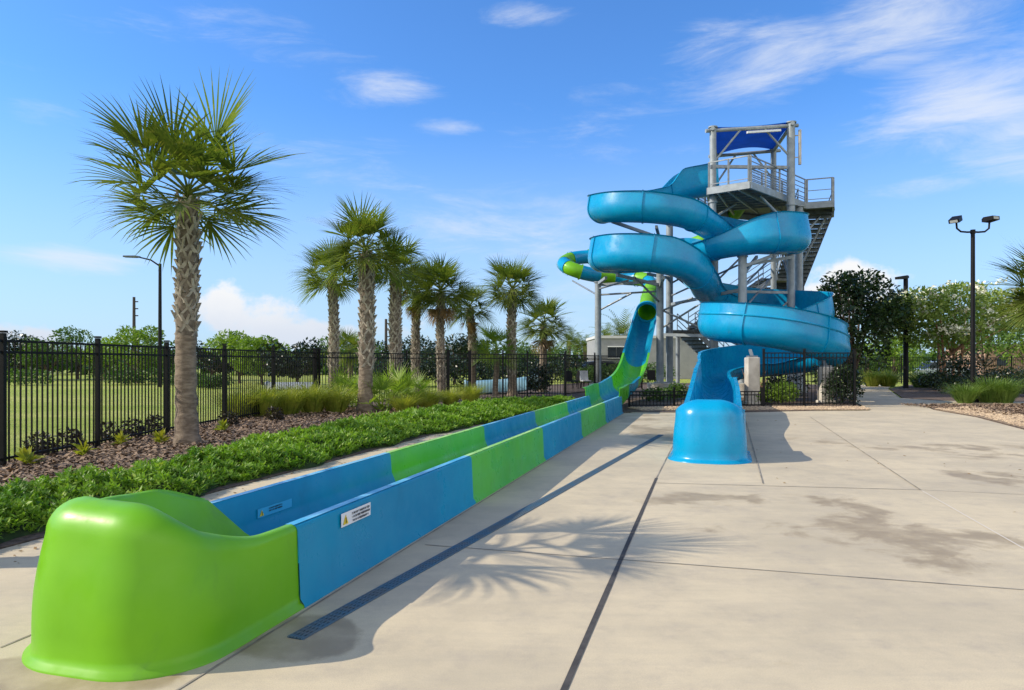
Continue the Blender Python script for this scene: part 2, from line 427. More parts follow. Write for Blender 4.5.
# ------------------------------------------------------------------ leaf trees
def leaf_quads(centers, n, size, flat=.0, rg=rnd):
    """centers: list of (c, r3) ellipsoids"""
    V = []
    tot = sum(r[0]*r[1]*r[2] for c, r in centers)**1
    for c, r in centers:
        m = int(n*(r[0]*r[1]*r[2])/tot)
        for _ in range(m):
            th = rg.uniform(0, 6.283); cz = rg.uniform(-.85, 1); q = math.sqrt(1-cz*cz)
            d = Vector((q*math.cos(th), q*math.sin(th), cz)); k = rg.uniform(.45, 1.08)**.6
            o = Vector((c[0]+d.x*r[0]*k, c[1]+d.y*r[1]*k, c[2]+d.z*r[2]*k))
            L = size*rg.uniform(.6, 1.3); w = L*rg.uniform(.35, .6)
            t = (d*.7+Vector((rg.uniform(-1, 1), rg.uniform(-1, 1), rg.uniform(-.9, .7)))).normalized()
            s = t.cross(Vector((rg.uniform(-1, 1), rg.uniform(-1, 1), rg.uniform(-1, 1)))).normalized()*w*.5
            V.append([o-t*L*.5, o+s, o+t*L*.5, o-s])
    return V
def leaf_tree(name, label, cat, x, y, h, cr, seed, lm, n=2500, size=.2, trunk_h=.35, tr=.1, group=None, nclump=14, bark=None, flat=.8, stems=1, cw=1.):
    rg = random.Random(seed); t = thing(name, label, cat, (x, y, 0), group)
    cz = h*(trunk_h+1)/2; ch = h*(1-trunk_h)/2
    cl = []
    for i in range(nclump):
        th = rg.uniform(0, 6.283); zz = rg.uniform(-.8, .95); q = math.sqrt(max(.05, 1-zz*zz))*rg.uniform(.45, .85)
        r = cr*rg.uniform(.28, .46)
        cl.append(((x+math.cos(th)*q*cr*cw, y+math.sin(th)*q*cr, cz+zz*(ch-r*.5)), (r, r, r*flat)))
    mbt = MB()
    for s in range(stems):
        ox = (s-(stems-1)/2)*.22; lean = rg.uniform(-.3, .3)+ox*1.6
        p0 = Vector((x+ox, y+rg.uniform(-.1, .1)*(stems > 1), -.02)); p1 = Vector((x+ox+lean*.5, y, h*trunk_h*.9)); p2 = Vector((x+ox+lean, y, h*.75))
        mbt.tube([p0, p0.lerp(p1, .5), p1, p2], [tr*1.25, tr, tr*.85, tr*.25], 8)
    for c, r in cl[:9]:
        b0 = Vector((x, y, h*trunk_h*rg.uniform(.8, 1.2))); mbt.tube([b0, b0.lerp(Vector(c), .55)+Vector((0, 0, .1)), Vector(c)], [tr*.5, tr*.35, tr*.12], 6)
    obj('trunk', mbt, bark or BARK, t, 60)
    npmesh('crown', leaf_quads(cl, n, size, rg=rg), lm, t)
    return t, cl

# ------------------------------------------------------------------ palms
def frond(V, base, az, el, pet, fan, rg, nl=30, droop=.5, P=None, wid=.03):
    """fan frond: petiole curve then leaflets radiating; V leaf quads, P petiole MB"""
    d = Vector((math.cos(az)*math.cos(el), math.sin(az)*math.cos(el), math.sin(el)))
    side = Vector((-math.sin(az), math.cos(az), 0))
    pts = [base]; cur = base.copy(); dd = d.copy()
    for i in range(5):
        cur = cur + dd*pet/5; pts.append(cur.copy()); dd = (dd + Vector((0, 0, -.10*droop))).normalized()
    if P is not None: P.tube(pts, [.022, .02, .017, .014, .012, .009], 5, False)
    hub = cur; up = side.cross(dd).normalized()
    if up.z < 0: up = -up
    tilt = rg.uniform(-.35, .35)
    side2 = side*math.cos(tilt)+up*math.sin(tilt); up2 = side2.cross(dd).normalized()
    up2 = up2 if up2.z > 0 else -up2
    fan *= rg.uniform(.85, 1.1); pd = rg.uniform(.6, 1.7)
    for k in range(nl):
        if rg.random() < .1: continue
        f = (k/(nl-1)-.5)*2+rg.uniform(-.02, .02)
        an = f*R(92)
        L = fan*(1-.28*abs(f)**1.5)*rg.uniform(.9, 1.06)
        back = dd*(-.12*fan*(1-abs(f)))*0
        o = hub + dd*fan*.10*(1-abs(f))
        ld = (dd*math.cos(an)+side2*math.sin(an)+up2*(.02+.55*abs(f))).normalized()
        ns = 4; p = o.copy(); w0 = wid*1.0; prev = None
        lat = ld.cross(up2).normalized()
        g = rg.uniform(.6, 1.4)*droop*pd
        step = L/ns
        for j in range(ns+1):
            tt = j/ns; w = w0*(.30+1.9*tt if tt < .4 else (1.06*(1-tt)/.6))
            a, b = p+lat*w, p-lat*w
            if prev: V.append([prev[0], a, b, prev[1]])
            prev = (a, b)
            ld = (ld + Vector((0, 0, -.17*g*(tt*tt+.05)*2.2))).normalized(); p = p+ld*step
def fan_palm(name, label, x, y, h, cr, seed, nf=30, tr=.19, boots=True, dead=0, group=None, fm=None, bootz=.35, lean=0., elmin=-14, stiff=1.):
    rg = random.Random(seed); t = thing(name, label, 'palm', (x, y, 0), group)
    mbt = MB(); prof = [(0, 1.35), (.04, 1.15), (.15, 1.0), (.5, .95), (.9, .92), (1, .75)]
    def rad(k): 
        for (a, fa), (b, fb) in zip(prof, prof[1:]):
            if k <= b: return tr*lerp(fa, fb, (k-a)/(b-a))
    pts = []; N = 40
    for i in range(N+1):
        k = i/N; pts.append(Vector((x+lean*k*k+.03*math.sin(k*5+seed), y+.02*math.sin(k*4), h*k-.02)))
    rs = [rad(i/N)*(1+(.05*math.sin(i*1.9)+rg.uniform(-.025, .025))) for i in range(N+1)]
    mbt.tube(pts, rs, 16)
    tk = obj('trunk', mbt, TRUNKP, t, 60)
    if boots:
        mbb = MB(); nb = int((1-bootz)*h/(.21*tr)); ga = 2.39996
        for i in range(nb):
            k = bootz + (1-bootz)*i/nb + rg.uniform(-.004, .004); r = rad(min(k, .999)); an = i*ga+rg.uniform(-.35, .35)
            c = Vector((x+lean*k*k+.03*math.sin(k*5+seed), y+.02*math.sin(k*4), h*k))
            for sgn in (-1, 1):          # split boot: two crossing straps that lean outwards
                o = c+Vector((math.cos(an), math.sin(an), 0))*r*.92
                tx = Vector((-math.sin(an), math.cos(an), 0)); outv = Vector((math.cos(an), math.sin(an), 0))
                L = tr*rg.uniform(1.25, 1.6); w = tr*rg.uniform(.12, .2)
                flare = rg.uniform(.25, .5)
                e = o + tx*sgn*tr*-.55 + Vector((0, 0, -L*.5)); m_ = o + outv*tr*.12 ; tip = o+tx*sgn*tr*.36+outv*tr*flare*1.15+Vector((0, 0, L*.62))
                q = []
                for pnt, ww in ((e, w*1.2), (m_, w), (tip, w*.6)):
                    q += [pnt-tx*ww, pnt+tx*ww, pnt+tx*ww*.7-outv*tr*.22, pnt-tx*ww*.7-outv*tr*.22]
                mbb.add(q, [(0, 1, 5, 4), (4, 5, 9, 8), (1, 2, 6, 5), (5, 6, 10, 9), (3, 0, 4, 7), (7, 4, 8, 11), (8, 9, 10, 11), (2, 3, 7, 6), (6, 7, 11, 10)])
        obj('boots', mbb, BOOT, tk)
        q0 = int(bootz*N); mf = MB(); mf.tube(pts[q0:], [x_*1.012 for x_ in rs[q0:]], 16, False); obj('fibre_sheath', mf, FIBRE, tk, 60)
    V = []; P = MB(); top = pts[-1]+Vector((0, 0, -.05))
    for i in range(nf):
        q = (i+.5)/nf; az = i*2.39996+rg.uniform(-.3, .3)
        el = lerp(R(66), R(elmin), q**.8)+rg.uniform(-.1, .1)
        pet = cr*rg.uniform(.24, .48); fan = cr*rg.uniform(.56, .68)
        frond(V, top+Vector((0, 0, .25*(1-q))), az, el, pet, fan, rg, 28, lerp(.5, 1.2, q)*stiff, P, .0135*cr)
    npmesh('crown', V, fm or FROND, t)
    obj('leaf_stalks', P, fm or FROND, t, 60)
    if dead:
        V = []
        for i in range(dead):
            frond(V, top+Vector((0, 0, -.1)), rg.uniform(0, 6.28), R(rg.uniform(-75, -45)), cr*.35, cr*.45, rg, 22, 1.6, None, .012*cr)
        npmesh('dry_fronds', V, DEADF, t)
    return t
PG = 'cabbage palms along the fence'
fan_palm('cabbage_palm', 'largest palm, with a thick crisscross trunk, standing in the mulch beside the black fence', gx(187, 12.7), 12.7, 4.45, 2.05, 3, 36, .185, True, 0, PG, None, .47, 0., -8, .85)
fan_palm('cabbage_palm', 'second tallest palm, bright bushy crown, in front of the fence beside the palmetto clump', gx(366, 21), 21, 4.75, 1.75, 11, 42, .215, True, 0, PG, None, .30)
fan_palm('cabbage_palm', 'slim palm behind the fence corner post with droopy fan leaves', gx(333, 26), 26, 4.6, 1.75, 5, 34, .175, True, 0, PG, None, .25)
fan_palm('cabbage_palm', 'palm with a long rough trunk directly right of the bushy palm', gx(396, 27), 27, 4.9, 1.65, 8, 40, .215, True, 1, PG, None, .1)
fan_palm('cabbage_palm', 'slender palm squeezed between two thicker palms with brown hanging leaves', gx(416, 30), 30, 4.5, 1.5, 9, 32, .165, True, 5, PG, None, .1)
fan_palm('cabbage_palm', 'palm with a full skirt of tan dry leaves under its crown', gx(441, 29), 29, 4.35, 1.75, 14, 44, .165, True, 9, PG, None, .1)
fan_palm('cabbage_palm', 'leaning palm with a brown bootless trunk and thin crown', gx(473, 32), 32, 3.9, 1.5, 17, 32, .18, True, 3, PG, None, .4, -.15)
fan_palm('cabbage_palm', 'rightmost tall palm of the row with a round crown', gx(512, 31), 31, 4.6, 1.75, 21, 42, .19, True, 0, PG, None, .2)
fan_palm('cabbage_palm', 'shorter loose-crowned palm just left of the steel support column', gx(543, 35), 35, 3.3, 1.85, 23, 34, .19, False, 3, PG)
fan_palm('young_palm', 'young palm with upright lime green leaves between two palm trunks', gx(496, 30.5), 30.5, 1.9, 1.5, 29, 20, .13, False, 0, None, FRONDY)
fan_palm('young_palm', 'small dark palm peeking out behind the bushy palm trunk', gx(350, 34), 34, 1.9, 1.5, 31, 24, .14, False, 0)
fan_palm('cabbage_palm', 'palm at the right edge of the scene beyond the floodlight pole', 17.9, 23.2, 3.7, 2.1, 33, 52, .22, True, 0, None, None, .3)
fan_palm('cabbage_palm', 'palm standing outside the view that shades the deck beside the chute', -5.75, 5.0, 3.9, 1.42, 37, 13, .16, True, 0, PG, None, .4)

def date_palm(label, x, y, h, cr, seed, nf=26):
    rg = random.Random(seed); t = thing('date_palm', label, 'palm', (x, y, 0), 'feather palms far behind the slides')
    m = MB(); m.tube([(x, y, 0), (x, y, h*.5), (x, y, h)], [.28, .22, .26], 10); obj('trunk', m, TRUNKP, t, 60)
    V = []
    for i in range(nf):
        q = (i+.5)/nf; az = i*2.39996; el = lerp(R(80), R(-20), q**.9)
        cur = Vector((x, y, h)); d = Vector((math.cos(az)*math.cos(el), math.sin(az)*math.cos(el), math.sin(el))); sd = Vector((-math.sin(az), math.cos(az), 0))
        for j in range(12):
            cur = cur+d*cr/12; d = (d+Vector((0, 0, -.11))).normalized()
            for s in (-1, 1):
                tip = cur+(sd*s*.75+d*.55+Vector((0, 0, .15))).normalized()*cr*.3*(1-.05*j)
                V.append([cur-d*.05, cur+d*.07, tip, tip-d*.02])
    npmesh('crown', V, FROND, t)
date_palm('feather palm nearest the grey building, leftmost of its trio', gx(569, 80), 80, 3.9, 2.1, 1)
date_palm('middle feather palm of the trio in the distance', gx(576.5, 85), 85, 3.6, 2.0, 2)
date_palm('rightmost and lowest feather palm of the trio in the distance', gx(585, 84), 84, 3.3, 2.0, 3)
date_palm('broad feather palm rising above the grey building roof', gx(622, 70), 70, 4.2, 3.0, 4, 40)
date_palm('feather palm behind the building partly hidden by the broad one', gx(606, 74), 74, 4.0, 2.2, 5)

# ------------------------------------------------------------------ palmetto, grasses, small plants
def palmetto(label, x, y, cr, seed, nf=18):
    rg = random.Random(seed); t = tag(bpy.data.objects.new('saw_palmetto', None), label, 'shrub', 'palmetto shrubs by the fence'); col.objects.link(t); t.location = (x, y, 0); LOC[t.name] = Vector((x, y, 0))
    V = []; P = MB()
    for i in range(nf):
        q = (i+.5)/nf
        frond(V, Vector((x+rg.uniform(-.2, .2), y+rg.uniform(-.2, .2), .02)), i*2.39996, lerp(R(80), R(15), q), cr*rg.uniform(.5, .75), cr*.5, rg, 18, .6, P, .016)
    npmesh('leaves', V, FRONDY, t); obj('leaf_stalks', P, FRONDY, t, 60)
palmetto('palmetto shrub spreading right beside the bushy palm trunk', gx(385, 21.5), 21.5, 1.35, 1)
palmetto('palmetto shrub behind the bushy palm trunk, on its left side', gx(345, 22.5), 22.5, 1.2, 2)
palmetto('lower palmetto shrub at the right end of the clump near the gate post', gx(412, 22.5), 22.5, 1.1, 3)
palmetto('yellowish palmetto shrub against the fence in the middle of the clump', gx(398, 24), 24, 1.3, 4)
def grass_clump(name, label, x, y, h, r, seed, m, n=260, group=None, w=.008, lean=1.):
    rg = random.Random(seed); V = []
    for i in range(n):
        a = rg.uniform(0, 6.28); q = rg.random()**.6; b = Vector((x+math.cos(a)*r*.3*q, y+math.sin(a)*r*.3*q, 0))
        H = h*rg.uniform(.6, 1.05); out = Vector((math.cos(a), math.sin(a), 0))*r*q*rg.uniform(.6, 1.1)*lean
        sd = Vector((-math.sin(a+rg.uniform(-1, 1)), math.cos(a), 0))*w
        p1 = b+out*.35+Vector((0, 0, H*.6)); p2 = b+out+Vector((0, 0, H*rg.uniform(.75, 1)))
        V.append([b-sd, b+sd, p1+sd, p1-sd]); V.append([p1-sd, p1+sd, p2+sd*.3, p2-sd*.3])
    o = npmesh(name, [[(p[0]-x, p[1]-y, p[2]) for p in q] for q in V], m); o.location = (x, y, 0)
    return tag(o, label, 'grass clump', group)
GC = 'ornamental grass clumps in the mulch by the fence'
for i, (px, Y, h, r, lab) in enumerate((
    (238, 18.6, .85, .8, 'leftmost tall yellow grass clump, right of the big palm trunk'), (262, 19.2, .95, .85, 'yellow grass clump second from the big palm trunk'),
    (288, 19.8, .9, .85, 'yellow grass clump in the middle of the row before the fence'), (312, 20.4, 1.0, .9, 'yellow grass clump beneath the fence corner post'),
    (336, 20.6, .85, .8, 'yellow grass clump touching the bushy palm trunk on its left'), (405, 20.8, .6, .7, 'low yellow grass clump in front of the palmettos'),
    (428, 22.3, .7, .7, 'yellow grass clump left of the dark gate post'), (470, 25, .8, .7, 'golden grass clump in front of the gate beside the low hedge'), (450, 24, .6, .6, 'small golden grass clump at the foot of the gate post'))):
    grass_clump('muhly_grass', lab, gx(px, Y), Y, h, r, 40+i, MUHLY, 700, GC, .0065)
for i, (px, Y, lab) in enumerate(((228, 16.3, 'small bronze shrub in the mulch left of the yellow grasses'), (274, 17.5, 'small bronze shrub in the mulch under the yellow grasses'), (38, 10.6, 'dark little shrub behind the leftmost yellow seedling at the fence'),
                         (68, 11.6, 'dark little shrub at the foot of the second fence panel'), (108, 12.6, 'dark little shrub just right of the second fence post'), (132, 13.4, 'dark little shrub midway between the second and third fence posts'), (155, 14.2, 'dark little shrub beside the third fence post'))):
    rg = random.Random(60+i); x = gx(px, Y) if i < 2 else -7.55
    Y = Y if i < 2 else (x*F/(px-512))
    o = npmesh('bronze_shrub', [[(a[0]-x, a[1]-Y, a[2]) for a in map(tuple, q)] for q in leaf_quads([((x, Y, .19), (.22, .22, .2)), ((x+.1, Y, .12), (.18, .18, .14))], 300, .085, rg=rg)], REDD)
    o.location = (x, Y, 0); tag(o, lab, 'shrub', 'dark little shrubs by the fence')
for i, (px, py, lab) in enumerate(((28, 466, 'yellow green seedling nearest the left edge in the mulch'), (84, 457, 'larger yellow seedling in the mulch before the second fence post'), (121, 446, 'yellow seedling in the mulch midway to the big palm'),
                                  (160, 444, 'yellow seedling just left of the big palm trunk'), (223, 432, 'tiny yellow seedling just right of the big palm trunk'))):
    g = gp(px, py); rg = random.Random(80+i); V = []
    for k in range(34):
        a = rg.uniform(0, 6.28); e = rg.uniform(.1, 1.3); L = rg.uniform(.14, .27); d = Vector((math.cos(a)*math.cos(e), math.sin(a)*math.cos(e), math.sin(e)))
        s = d.cross(Vector((rg.uniform(-1, 1), rg.uniform(-1, 1), 1))).normalized()*L*.13; o = Vector((0, 0, rg.uniform(0, .12)))
        V.append([o, o+d*L*.5+s, o+d*L-Vector((0, 0, .03)), o+d*L*.5-s])
    o = npmesh('yellow_seedling', V, YELLOWP); o.location = g; tag(o, lab, 'small plant', 'yellow seedlings in the mulch')
GR = 'strappy grass clumps beside the right path'
for i, (px, Y, h, r, lab) in enumerate(((965, 25.6, .75, .8, 'strappy grass clump just left of the floodlight pole base'), (990, 26, 1.05, 1.1, 'biggest grass clump right of the floodlight pole base'), (1004, 25.7, .95, .9, 'grass clump at the far right of the floodlight pole'),
     (872, 43, 1.1, 1.1, 'pale grass clump at the end of the path by the black fence'), (888, 43, 1.1, 1.2, 'yellowish grass clump at the path end beside the single lamp pole'), (922, 41, 1.1, 1.4, 'grass clump between the single lamp pole and the myrtle trunks'),
     (940, 40, 1.0, 1.2, 'grass clump in front of the flowering myrtle trunks'), (1016, 34, 1.1, 1.6, 'grass clump at the right edge under the far fence'))):
    grass_clump('liriope_grass', lab, gx(px, Y), Y, h, r, 90+i, MUHLY if i in (3, 4) else GREENG, 620, GR, .009)

# ------------------------------------------------------------------ black fences
def fence(name, label, posts, h=1.83, low=None, thick=(), group=None, screen=(), spacing=.115):
    """posts: list of (x, y); panels of square pickets with three rails between them"""
    b = posts[0]; t = thing(name, label, 'fence', (b[0], b[1], 0), group)
    for i, p in enumerate(posts):
        m = MB(); w = .12 if i in thick else .065
        m.box((p[0], p[1], (h+.08)/2), (w, w, h+.08)); m.box((p[0], p[1], h+.10), (w+.02, w+.02, .03)); obj('post', m, BLACK, t)
    for i, (a, c) in enumerate(zip(posts, posts[1:])):
        m = MB(); A = Vector((a[0], a[1], 0)); C = Vector((c[0], c[1], 0)); L = (C-A).length; d = (C-A)/L
        A2 = A+d*.035; C2 = C-d*.035
        for z in ((h-.03, h-.19, .13) if h > 1 else (h-.03, h-.14, .08)): m.bar(A2+Vector((0, 0, z)), C2+Vector((0, 0, z)), .03, .036)
        n = int(L/spacing)
        for k in range(1, n):
            p = A.lerp(C, k/n); m.box((p.x, p.y, (.07+h-.05)/2), (.019, .019, h-.05-.07), math.atan2(d.y, d.x))
        obj('picket_panel', m, BLACK, t)
    for i in screen:
        a, c = posts[i], posts[i+1]; m = MB(); d = Vector((c[0]-a[0], c[1]-a[1], 0)).normalized(); n = Vector((-d.y, d.x, 0))*.05
        m.bar(Vector((a[0], a[1], .85))+n+d*.06, Vector((c[0], c[1], .85))+n-d*.06, .012, 1.5); obj('privacy_screen', m, mat('black_mesh_screen', (.012, .014, .013, 1), .9), t)
    return t
fence('picket_fence', 'black metal picket fence running past the big palm, with the lawn behind it',
      [(-7.25, 7.6), (-7.2, 9.9), (-7.16, 12.1), (-7.1, 14.4), (-6.98, 17.0), (-6.75, 19.8), (-6.35, 22.6)], thick=(6,))
fence('picket_fence', 'black metal picket fence behind the row of palms up to the steel columns',
      [(-6.25, 22.7), (-5.0, 24.2), (-3.9, 25.9), (-2.4, 26.3), (-1.6, 26.5), (-.35, 26.9), (.6, 27.4), (2.15, 28.0), (2.3, 30.5), (3.9, 33), (5.6, 36), (7.2, 38.8)], thick=(3, 4))
fence('low_picket_fence', 'knee high black picket fence crossing under the two slides', [(3.85, 23.0), (5.35, 23.1), (6.05, 23.1)], h=.55)
fence('low_picket_fence', 'short low black fence piece between the blue flume and the concrete post', [(7.35, 23.2), (8.3, 23.25)], h=.55)
fence('picket_fence', 'tall black picket fence in front of the large blue bowl, turning back along the path',
      [(8.38, 23.3), (9.75, 23.35), (11.45, 23.4), (12.7, 26.0), (14.0, 28.7)], h=1.83)
fence('picket_fence', 'distant black picket fence behind the flowering myrtle at the far right',
      [(20, 49.5), (22.4, 49.3), (24.8, 49.1), (27.2, 48.9), (29.6, 48.7), (32, 48.5), (34.4, 48.2), (36.8, 48)], h=1.83)

# ------------------------------------------------------------------ flume sweep
def catmull(P, n=14):
    out = []
    for i in range(len(P)-1):
        p0, p1, p2, p3 = (Vector(P[max(i-1, 0)]), Vector(P[i]), Vector(P[i+1]), Vector(P[min(i+2, len(P)-1)]))
        for k in range(n):
            t = k/n
            out.append(.5*((2*p1)+(p2-p0)*t+(2*p0-5*p1+4*p2-p3)*t*t+(3*p1-p0-3*p2+p3)*t*t*t))
    out.append(Vector(P[-1])); return out
def resample(pts, ds):
    L = [0.]
    for a, b in zip(pts, pts[1:]): L.append(L[-1]+(b-a).length)
    n = int(round(L[-1]/ds)); out = []; j = 0
    for i in range(n+1):
        s = L[-1]*i/n
        while j < len(L)-2 and L[j+1] < s: j += 1
        out.append(pts[j].lerp(pts[j+1], (s-L[j])/max(1e-9, L[j+1]-L[j])))
    return out, L[-1]/n
def smooth_list(a, k):
    n = len(a); return [sum(a[max(0, i-k):min(n, i+k+1)])/(min(n, i+k+1)-max(0, i-k)) for i in range(n)]

def closed_sweep(mb, rings, cap=True):
    n = len(rings[0]); b = len(mb.v)
    for r in rings: mb.v.extend([tuple(p) for p in r])
    for i in range(len(rings)-1):
        for k in range(n):
            mb.f.append((b+i*n+k, b+i*n+(k+1) % n, b+(i+1)*n+(k+1) % n, b+(i+1)*n+k))
    if cap:
        m = n//2      # ring = outer points then inner points reversed: cap with quads
        for i, fl in ((0, 0), (len(rings)-1, 1)):
            for k in range(m-1):
                q = (b+i*n+k, b+i*n+k+1, b+i*n+n-2-k, b+i*n+n-1-k); mb.f.append(q[::-1] if not fl else q)

BP = [(9.9,33.3,9.45),(8.4,33.7,9.3),(7.0,33.4,8.95),(5.6,33.0,8.5),(4.35,32.3,8.0),(3.85,31.0,7.68),(4.45,29.6,7.45),(5.9,28.95,7.28),(7.3,29.3,7.15),(8.5,30.5,6.95),
      (9.7,32.2,6.78),(11.3,32.9,6.6),(12.55,31.9,6.42),(12.35,30.2,6.25),(10.9,29.2,6.1),(9.4,29.7,6.0),(8.2,31.1,5.88),(7.0,32.6,5.8),(5.5,33.0,5.7),(4.3,32.3,5.62),
      (3.9,31.0,5.52),(4.5,29.6,5.4),(5.9,28.9,5.22),(7.25,29.15,4.95),(8.15,30.1,4.5),(8.8,31.5,4.1),(10.0,32.6,3.8),(11.6,32.8,3.55),(13.0,32.2,3.35),(13.5,30.8,3.1),
      (12.9,29.6,2.9),(11.4,29.2,2.75),(9.8,29.0,2.6),(8.4,28.4,2.5),(7.75,27.1,2.35),(8.25,25.7,2.2),(9.6,25.05,1.98),(11.1,25.3,1.65),(12.2,26.4,1.38),(12.3,27.8,1.18),
      (11.3,28.7,1.02),(10.0,28.5,.9),(8.6,27.5,.78),(7.5,25.9,.66),(6.92,24.0,.52),(6.28,21.5,.36),(5.1,17.5,.16),(3.9,13.6,.08),(3.29,11.6,.06)]
path, ds = resample(catmull(BP), .16)
NP = len(path)
tang = [(path[min(i+1, NP-1)]-path[max(i-1, 0)]).normalized() for i in range(NP)]
kap = []
for i in range(NP):
    a, b = tang[max(i-1, 0)], tang[min(i+1, NP-1)]
    kap.append(math.atan2(a.x*b.y-a.y*b.x, a.x*b.x+a.y*b.y)/(2*ds))
kap = smooth_list(kap, 7)
RF = .62
hr = smooth_list([.12+.62*sstep(.08, .33, k) for k in kap], 6)   
hl = smooth_list([.12+.62*sstep(.08, .33, -k) for k in kap], 6)
hr = [hr[min(NP-1, i+8)] for i in range(NP)]; hl = [hl[min(NP-1, i+7)] for i in range(NP)]
for i in range(NP):
    if i > NP-165 and path[i].y < 29:
        hr[i] = max(hr[i], .74)*sstep(12.5, 19, path[i].y)+.12*(1-sstep(12.5, 19, path[i].y)); hl[i] = .10+.22*sstep(14, 17.5, path[i].y)*sstep(23, 20, path[i].y)
roll = [max(-1, min(1, k/.42))*R(11) for k in kap]
for i in range(NP):
    q = sstep(6.95, 7.3, path[i].z); hr[i] -= .30*q*sstep(.2, .7, hr[i])
    if 5.7 < path[i].z < 6.9: hl[i] += .14*sstep(.2, .7, hl[i])
for i in range(30): hl[i] = max(hl[i], lerp(.8, .12, sstep(10, 18, i))); hr[i] = max(hr[i], lerp(.8, .12, sstep(9, 16, i)))
def frame(i):
    t = tang[i]; n = t.cross(Vector((0, 0, 1))).normalized(); u = n.cross(t).normalized()   # n = right of travel
    c, s = math.cos(roll[i]), math.sin(roll[i])
    return t, n*c+u*s, u*c-n*s
RS = [lerp(.62, .44, sstep(NP-150, NP-75, i)) for i in range(NP)]
def ring(i, R0, th, lip=True, addo=0., trim=0.):
    t, n, u = frame(i); o = path[i]; R0 = R0-.62+RS[i]
    prof = []
    NA = 12
    def half(sgn, h):
        pts = []
        h = h-trim
        for j in range(1, NA+1):
            a = math.pi/2*j/NA; pts.append((sgn*R0*math.sin(a), R0*(1-math.cos(a))))
        for j in range(1, 4): pts.append((sgn*(R0+.03*j/3), R0+h*j/3))
        return pts
    L = half(-1, hl[i]); Rr = half(1, hr[i])
    mid = L[::-1]+[(0, 0)]+Rr
    out = []; m = len(mid)
    for j, (x, z) in enumerate(mid):     # outward offset
        a = mid[max(j-1, 0)]; b = mid[min(j+1, m-1)]; dx, dz = b[0]-a[0], b[1]-a[1]; l = math.hypot(dx, dz)
        out.append((x+dz/l*(th/2+addo), z-dx/l*(th/2+addo)))
    inn = []
    for j, (x, z) in enumerate(mid):
        a = mid[max(j-1, 0)]; b = mid[min(j+1, m-1)]; dx, dz = b[0]-a[0], b[1]-a[1]; l = math.hypot(dx, dz)
        inn.append((x-dz/l*th/2, z+dx/l*th/2))
    if lip:
        out[0] = (out[0][0]-.065, out[0][1]); out[-1] = (out[-1][0]+.065, out[-1][1])
        out[1] = (out[1][0], out[0][1]-.03); out[-2] = (out[-2][0], out[-1][1]-.03)
    return [o+n*x+u*z for x, z in out]+[o+n*x+u*z for x, z in inn[::-1]]
slide_root = thing('blue_body_slide', 'blue fiberglass flume slide winding down in loops to a rounded exit on the deck', 'water slide', (3.0, 10.6, 0))
SEC = 16
idx = list(range(0, NP-1, SEC))
if NP-1-idx[-1] < SEC//2: idx.pop()
for a, b in zip(idx, idx[1:]+[NP-1]):
    m = MB(); closed_sweep(m, [ring(i, RF, .03) for i in range(a, b+1)])
    # bolted flange at the lower end of each section
    if b < NP-1:
        e0, e1 = b, None
        r0 = ring(b, RF+.012, .03, True, .035)
        t = tang[b]
        closed_sweep(m, [[p-t*.035 for p in r0], [p+t*.0 for p in r0]])
    obj('flume_section', m, BLUE, slide_root, 40)
# stiffening seam along the raised wall of the lowest loop
seam = [i for i in range(NP) if path[i].z < 2.62 and path[i].z > 1.15 and hr[i] > .45]
m = MB(); pts = []
for i in seam:
    t, n, u = frame(i); pts.append(path[i]+n*(RF+.035)+u*(RF+hr[i]*.42))
m.tube(pts, .042, 6); obj('wall_seam', m, BLUE, slide_root, 60)

